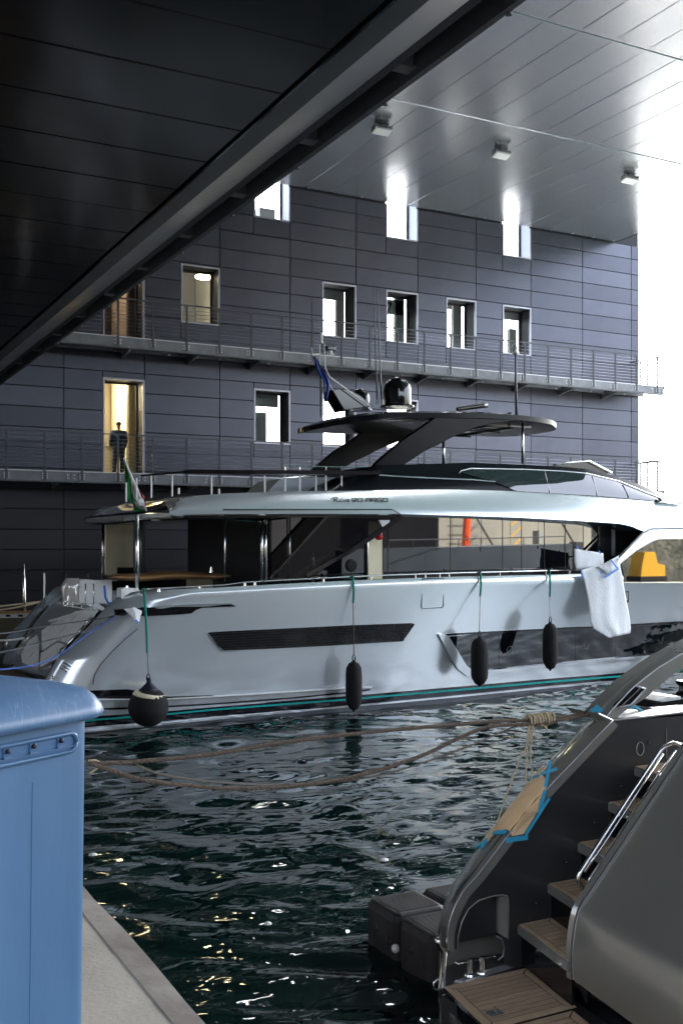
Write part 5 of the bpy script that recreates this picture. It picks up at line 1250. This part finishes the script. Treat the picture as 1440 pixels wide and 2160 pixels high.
# floating scraps
for i, (x, y, s, lb) in enumerate(((196,1804,.05,'white scrap floating right beside the blue bin'),(1000-190,1815,.05,'small white foam fleck floating left of the masked corner'),(565,1950,.035,'tiny white fleck floating mid basin'))):
    p = onZ(x, y, .015); o = MB().lathe(p, [(s, 0), (s*.8, .012), (s*.3, .02)], 7).build('floating_scrap', M['film']); tag(o, lb, 'litter')
# ================================================ FENDERS, FLAG, PLASTIC, PERSON, SMALL THINGS
def fender(px, pytop, pybot, hw_, Y_, rail_px, label, ball=False, sleeve=(0, .4)):
    c = onY(px, (pytop+pybot)/2, Y_); s = (Vector((0,0,H))-c).dot(Vector((0,0,H))-c)**.5/2247; h = (pybot-pytop)*s; r = hw_*s; z0 = c.z-h/2
    root = empty('fender', (c.x, c.y, z0), label, 'fender', 'fenders along the silver hull')
    if ball:
        pr = [(.001, 0)]+[(r*math.sin(a), r*.98-r*.98*math.cos(a)) for a in [k*math.pi/14 for k in range(1, 13)]]+[(.03, 2*r*.985)]
        MB().lathe((c.x, c.y, z0), pr, 26).build('fender_body', M['rubber'], root, smooth=True)
        tz_ = z0+2*r*.93
        MB().lathe((c.x+.01, c.y-.01, tz_-.13), [(.27, .0), (.295, .02), (.26, .07), (.15, .11)], 18, axis=(.12,-.1,1)).build('fender_collar', M['cream'], root, smooth=True)
        MB().lathe((c.x+.01, c.y, tz_-.06), [(.22, 0), (.13, .09), (.05, .17), (.03, .26)], 14).build('fender_neck', mat('navy_neck', (.008,.008,.028), .6), root, smooth=True)
        top = Vector((c.x, c.y, tz_+.16))
    else:
        pr = [(.02, 0), (.03, .03), (r*.55, .06), (r*.93, .17), (r, .26), (r*1.02, h*.5), (r, h-.26), (r*.93, h-.15), (r*.6, h-.06), (.035, h-.03), (.03, h)]
        mb = MB(); n = 28; v = []
        for rr, z in pr:
            for k in range(n): q = rr*(1+(.02 if k % 2 else -.02)*(rr > r*.8)); v.append((c.x+q*math.cos(2*math.pi*k/n), c.y+q*math.sin(2*math.pi*k/n), z0+z))
        f = [(i*n+k, i*n+(k+1) % n, (i+1)*n+(k+1) % n, (i+1)*n+k) for i in range(len(pr)-1) for k in range(n)]+[tuple(range(n))[::-1], tuple((len(pr)-1)*n+k for k in range(n))]
        mb.add(v, f); mb.build('fender_body', M['rubber'], root, smooth=60)
        top = Vector((c.x, c.y, z0+h))
    a = onY(rail_px, interp(tr, rail_px), 18.55)
    MB().tube([top+Vector((-.03,0,0)), top+Vector((-.028,0,.07)), top+Vector((0,0,.12)), top+Vector((.028,0,.07)), top+Vector((.03,0,0))], .012, 6).build('eye', M['boot'], root, smooth=True)
    b0 = a+Vector((0,-.04,-.02)); t0 = top+Vector((0,0,.1)); q = lambda k: b0+(t0-b0)*k
    MB().tube([q(k/6) for k in range(7)], .0095, 6).build('fender_line', M['boot'], root)
    if sleeve: MB().tube([q(sleeve[0]), q((sleeve[0]+sleeve[1])/2)+Vector((.01,-.01,0)), q(sleeve[1])], [.022,.024,.02], 8).build('line_sleeve', M['green'], root, smooth=True)
    MB().tube([b0+Vector((-.02,.06,.0)), b0+Vector((0,-.02,.045)), b0+Vector((.02,.05,0))], .02, 6).build('rail_hitch', M['green'], root)
    return root
fender(313, 1437, 1532, 41.5, 18.02, 302, 'round black ball fender with pale collar hanging at the stern', True, (.02, .75))
fender(746, 1393, 1501, 17, 18.15, 742, 'black cylinder fender hanging below the middle of the grille', False, (.0, .33))
fender(1011, 1343, 1448, 17.5, 18.12, 1011, 'black cylinder fender at the aft corner of the long hull window', False, (.02, .40))
fender(1160, 1313, 1414, 15, 18.12, 1156, 'black cylinder fender hanging before the long hull window, nearest the white film', False, (.02, .55))
# flag
fs_ = empty('ensign', tuple(onY(288, 1033, 21.4)), 'green white and red flag drooping from its slanted white staff', 'flag')
FYY = 21.4
MB().tube([onY(261,966,FYY), onY(275,1000,FYY), onY(290,1036,FYY), onY(296,1052,FYY)], [.02,.024,.028,.028], 8).build('flag_staff', M['whitepaint'], fs_, smooth=True)
def band(nm, L0, L1, col):
    def fn(u, v):
        a, b = polyat(L0, v), polyat(L1, v); return onY(a[0]+(b[0]-a[0])*u, a[1]+(b[1]-a[1])*u, FYY+.06+.06*math.sin(u*5+v*9+L0[0][0]))
    v_, f_ = grid(8, 18, fn, lambda p: p+Vector((0,.008,0))); obj(nm, v_, f_, col, fs_, smooth=True)
band('green_band', [(262,975),(263,1010),(268,1048),(275,1058),(288,1072)], [(265,978),(276,1012),(281,1050),(292,1062),(297,1073)], mat('flag_green', (.01,.17,.04), .8))
band('white_band', [(266,985),(276,1012),(279,1050),(284,1064),(302,1074)], [(271,996),(290,1028),(302,1052),(305,1060),(311,1075)], mat('flag_white', (.6,.6,.57), .8))
band('red_band', [(284,1020),(290,1030),(301,1050)], [(286,1020),(295,1034),(308,1052)], mat('flag_red', (.45,.02,.02), .8))
# protective films hanging over the bow end of the side deck
def hang(nm, L0, L1, nx, ny, Yf, label=None, parent=None, m=None):
    def fn(u, v):
        a, b = polyat(L0, v), polyat(L1, v); x, y = a[0]+(b[0]-a[0])*u, a[1]+(b[1]-a[1])*u
        return onY(x, y, Yf+.016*math.sin(u*6+v*1.5+1.5*math.sin(v*3))+.005*math.sin(u*17+4*v)-.05*v)
    v_, f_ = grid(nx, ny, fn, lambda p: p+Vector((0,.006,0))); o = obj(nm, v_, f_, m or M['plastic'], parent, smooth=True)
    if label: tag(o, label, 'plastic sheet')
    return o
big_ = hang('protective_sheet', [(1225,1203),(1232,1225),(1240,1265),(1245,1310),(1251,1326),(1284,1346)], [(1304,1180),(1312,1215),(1318,1250),(1327,1300),(1330,1325),(1329,1336)], 26, 30, 18.33, 'large white bubble film sheet taped over the silver bulwark')
hang('protective_sheet', [(1211,1157),(1211,1185),(1215,1203)], [(1272,1167),(1273,1187),(1271,1196)], 12, 8, 18.60, 'small white film sheet taped over the saloon window corner')
hang('upper_flap', [(1260,1196),(1270,1203),(1285,1216)], [(1304,1172),(1305,1186),(1303,1200)], 12, 6, 18.28, parent=big_)
M['mtape'] = mat('masking_blue', (.06,.25,.7), .6)
for L_ in ([(1226,1204),(1226,1220)], [(1288,1182),(1303,1200),(1274,1219)], [(1266,1205),(1268,1211)], [(1304,1172),(1304,1182)], [(1217,1152),(1218,1158)], [(1263,1162),(1266,1168)]):
    tt = MB(); P = [onY(a, b, 18.20 if b > 1175 else 18.5) for a, b in L_]
    for p, q in zip(P, P[1:]): tt.beam(p, q, .035, .005, up=(0,1,0))
    tt.build('tape_strip', M['mtape'], big_)
cn = hang('torn_film', [(262,1285),(268,1292),(280,1303),(284,1312)], [(284,1281),(300,1290),(296,1300),(293,1316)], 10, 8, 18.25, 'torn white film scrap stuck at the side vent near the stern')
MB().tube([onY(286,1308,18.2), onY(292,1314,18.2)], .02, 6).build('tape_strip', M['bluetape'], cn)
# mooring lines at the stern (black, blue)
def line(L_, col, label, r=.012, Ys=None):
    P = [onY(a, b, y) for a, b, y in L_]; o = MB().tube(catmull(P, 8), r, 6).build('stern_line', col, None, smooth=True); tag(o, label, 'line')
line([(-30,1335,12.5),(20,1334,14),(95,1321,16.5),(200,1307,18.3),(243,1299,18.55)], M['boot'], 'upper black mooring line crossing the silver stern')
line([(-30,1381,12.5),(10,1374,14),(100,1352,16.3),(170,1334,17.6),(210,1318,18.3),(240,1300,18.55)], M['boot'], 'lower black mooring line crossing the silver stern', .014)
line([(-30,1412,13),(20,1411,15),(80,1401,16.6),(130,1378,17.6),(190,1335,18.2),(246,1300,18.5)], mat('blue_rope', (.03,.09,.35), .7), 'blue rope across the lower part of the silver stern', .012)
# light ropes and olive hull of the neighbour boat at far left
ob = empty('neighbour_boat', (1.5, 26.5, 0), 'olive hulled boat with wooden cap rail at the far left', 'boat')
M['olive'] = noise_mat('olive_hull', (.10,.088,.055), (.14,.125,.08), .8, .3, .1, .4, coat=.3)
def oS(a, b): return onY(a, b, 26.2)
patch('hull', [(-60,1305),(0,1302),(110,1300)], [(-60,1425),(0,1425),(110,1425)], 14, 5, lambda a, b: oS(a, b)+Vector((0,.25*((b-1302)/120)**2,0)), M['olive'], ob, thick=1.5)
patch('sheer_band', [(-60,1297),(0,1296),(105,1294)], [(-60,1305),(0,1304),(105,1302)], 10, 1, lambda a, b: onY(a, b, 26.12), M['whitepaint'], ob, thick=.1)
MB().beam(onY(-60,1293,26.05), onY(106,1290,26.05), .16, .05).build('cap_rail', M['wood'], ob)
for r in range(6): MB().beam(onY(-40+r*26, 1299, 26.1), onY(-30+r*26, 1299, 26.1), .03, .05).build('scupper', M['darkbeam'], ob)
MB().tube([onY(53,1288,26.0), onY(51,1262,26.0), onY(50,1189,26.0)], [.02,.04,.03], 8).build('boat_post', M['chrome'], ob, smooth=True)
for L_, lb in (([(-40,1283,25.8),(20,1277,25.9),(96,1268,26.2)], 'upper pale rope on the neighbour boat'), ([(-40,1292,25.6),(20,1284,25.7),(60,1276,25.8),(92,1268,26.0)], 'lower pale rope on the neighbour boat')):
    P = [onY(*p) for p in L_]; o = MB().tube(catmull(P, 6), .022, 6).build('dock_rope', M['cord'], None, smooth=True); tag(o, lb, 'rope')
P = [onY(-20,1351,20.5), onY(15,1351,20.6), onY(35,1349,20.7), onY(50,1346,20.8)]
o = MB().tube(catmull(P, 6), .022, 6).build('stern_rope', mat('white_rope', (.55,.54,.5), .8), None, smooth=True); tag(o, 'white rope coming in to the cleat of the far stern quarter', 'rope')
o = MB(); o.tube([onY(8,1364,20.7), onY(20,1360,20.7)], .02, 6); o.tube([onY(15,1350,20.7), onY(13,1366,20.7)], .014, 6); o.build('quarter_cleat', M['chrome'], yt)
# ================================================ PERSON AT THE LOWER DOORWAY
def skin(name, verts, edges, radii, m, parent, sub=2, root=0):
    me = bpy.data.meshes.new(name); org = ORG[parent.name]; me.from_pydata([Vector(v)-org for v in verts], edges, []); me.materials.append(m)
    o = bpy.data.objects.new(name, me); C.objects.link(o); o.parent = parent
    md = o.modifiers.new('skin', 'SKIN'); md.use_smooth_shade = True
    for i, r in enumerate(radii):
        s = me.skin_vertices[0].data[i]; s.radius = (r, r) if not isinstance(r, tuple) else r; s.use_root = (i == root)
    sm = o.modifiers.new('sub', 'SUBSURF'); sm.levels = sub; sm.render_levels = sub; return o
pp = onY(250, 990, 31.35); px0, pz = pp.x, DZL+.012
pr_ = empty('person', (px0, 31.35, pz), 'person in dark blue jacket and grey trousers standing with back turned at the lit doorway', 'person')
py_ = 31.35
def V(x, y, z): return Vector((px0+x, py_+y, pz+z*.95))
vb = [V(0,0,.95), V(0,.01,1.15), V(0,.01,1.36), V(0,.03,1.48), V(0,.05,1.56), V(.01,.06,1.67), V(.01,.06,1.74),
      V(.10,0,.90), V(.11,-.01,.50), V(.11,.03,.10), V(.12,-.10,.04),
      V(-.10,0,.90), V(-.12,.03,.50), V(-.12,.05,.10), V(-.13,-.08,.04),
      V(.19,.01,1.40), V(.235,.03,1.14), V(.20,.17,1.0), V(.15,.26,1.03), V(-.19,.01,1.40), V(-.235,.0,1.14), V(-.19,.12,.98), V(-.13,.2,.95)]
eb = [(0,1),(1,2),(2,3),(3,4),(4,5),(5,6),(0,7),(7,8),(8,9),(9,10),(0,11),(11,12),(12,13),(13,14),(2,15),(15,16),(16,17),(17,18),(2,19),(19,20),(20,21),(21,22)]
skinm = mat('skin', (.45,.28,.2), .6)
skin('body', vb, eb, [.13,.12,.14,.07,.055,.09,.07,.09,.06,.045,.035,.09,.06,.045,.035,.06,.042,.034,.03,.06,.042,.034,.03], skinm, pr_)
jm = noise_mat('navy_jacket', (.03,.045,.075), (.05,.07,.11), 8, .8, bump=.5, bscale=18, dist=.02)
skin('jacket', [V(0,0,.90), V(0,.01,1.15), V(0,.01,1.36), V(0,.03,1.47), V(.19,.01,1.40), V(.235,.03,1.14), V(.205,.16,1.0), V(-.19,.01,1.40), V(-.235,.0,1.14), V(-.195,.11,.98)],
     [(0,1),(1,2),(2,3),(2,4),(4,5),(5,6),(2,7),(7,8),(8,9)], [(.21,.16),(.2,.15),(.2,.15),.1,.095,.078,.06,.095,.078,.06], jm, pr_)
skin('trousers', [V(0,0,.92), V(.10,0,.86), V(.11,-.01,.50), V(.11,.03,.12), V(-.10,0,.86), V(-.12,.03,.50), V(-.12,.05,.12)], [(0,1),(1,2),(2,3),(0,4),(4,5),(5,6)], [.15,.11,.08,.07,.11,.08,.07],
     noise_mat('grey_trousers', (.05,.055,.075), (.09,.095,.12), 10, .8), pr_)
skin('hair', [V(.01,.045,1.64), V(.01,.04,1.70), V(.01,.05,1.76)], [(0,1),(1,2)], [.085,.095,.07], mat('dark_hair', (.01,.008,.008), .6), pr_)
for sx_ in (.11,-.12): skin('shoe', [V(sx_,.06,.05), V(sx_,-.03,.045), V(sx_,-.13,.035)], [(0,1),(1,2)], [.05,.048,.035], M['rubber'], pr_)
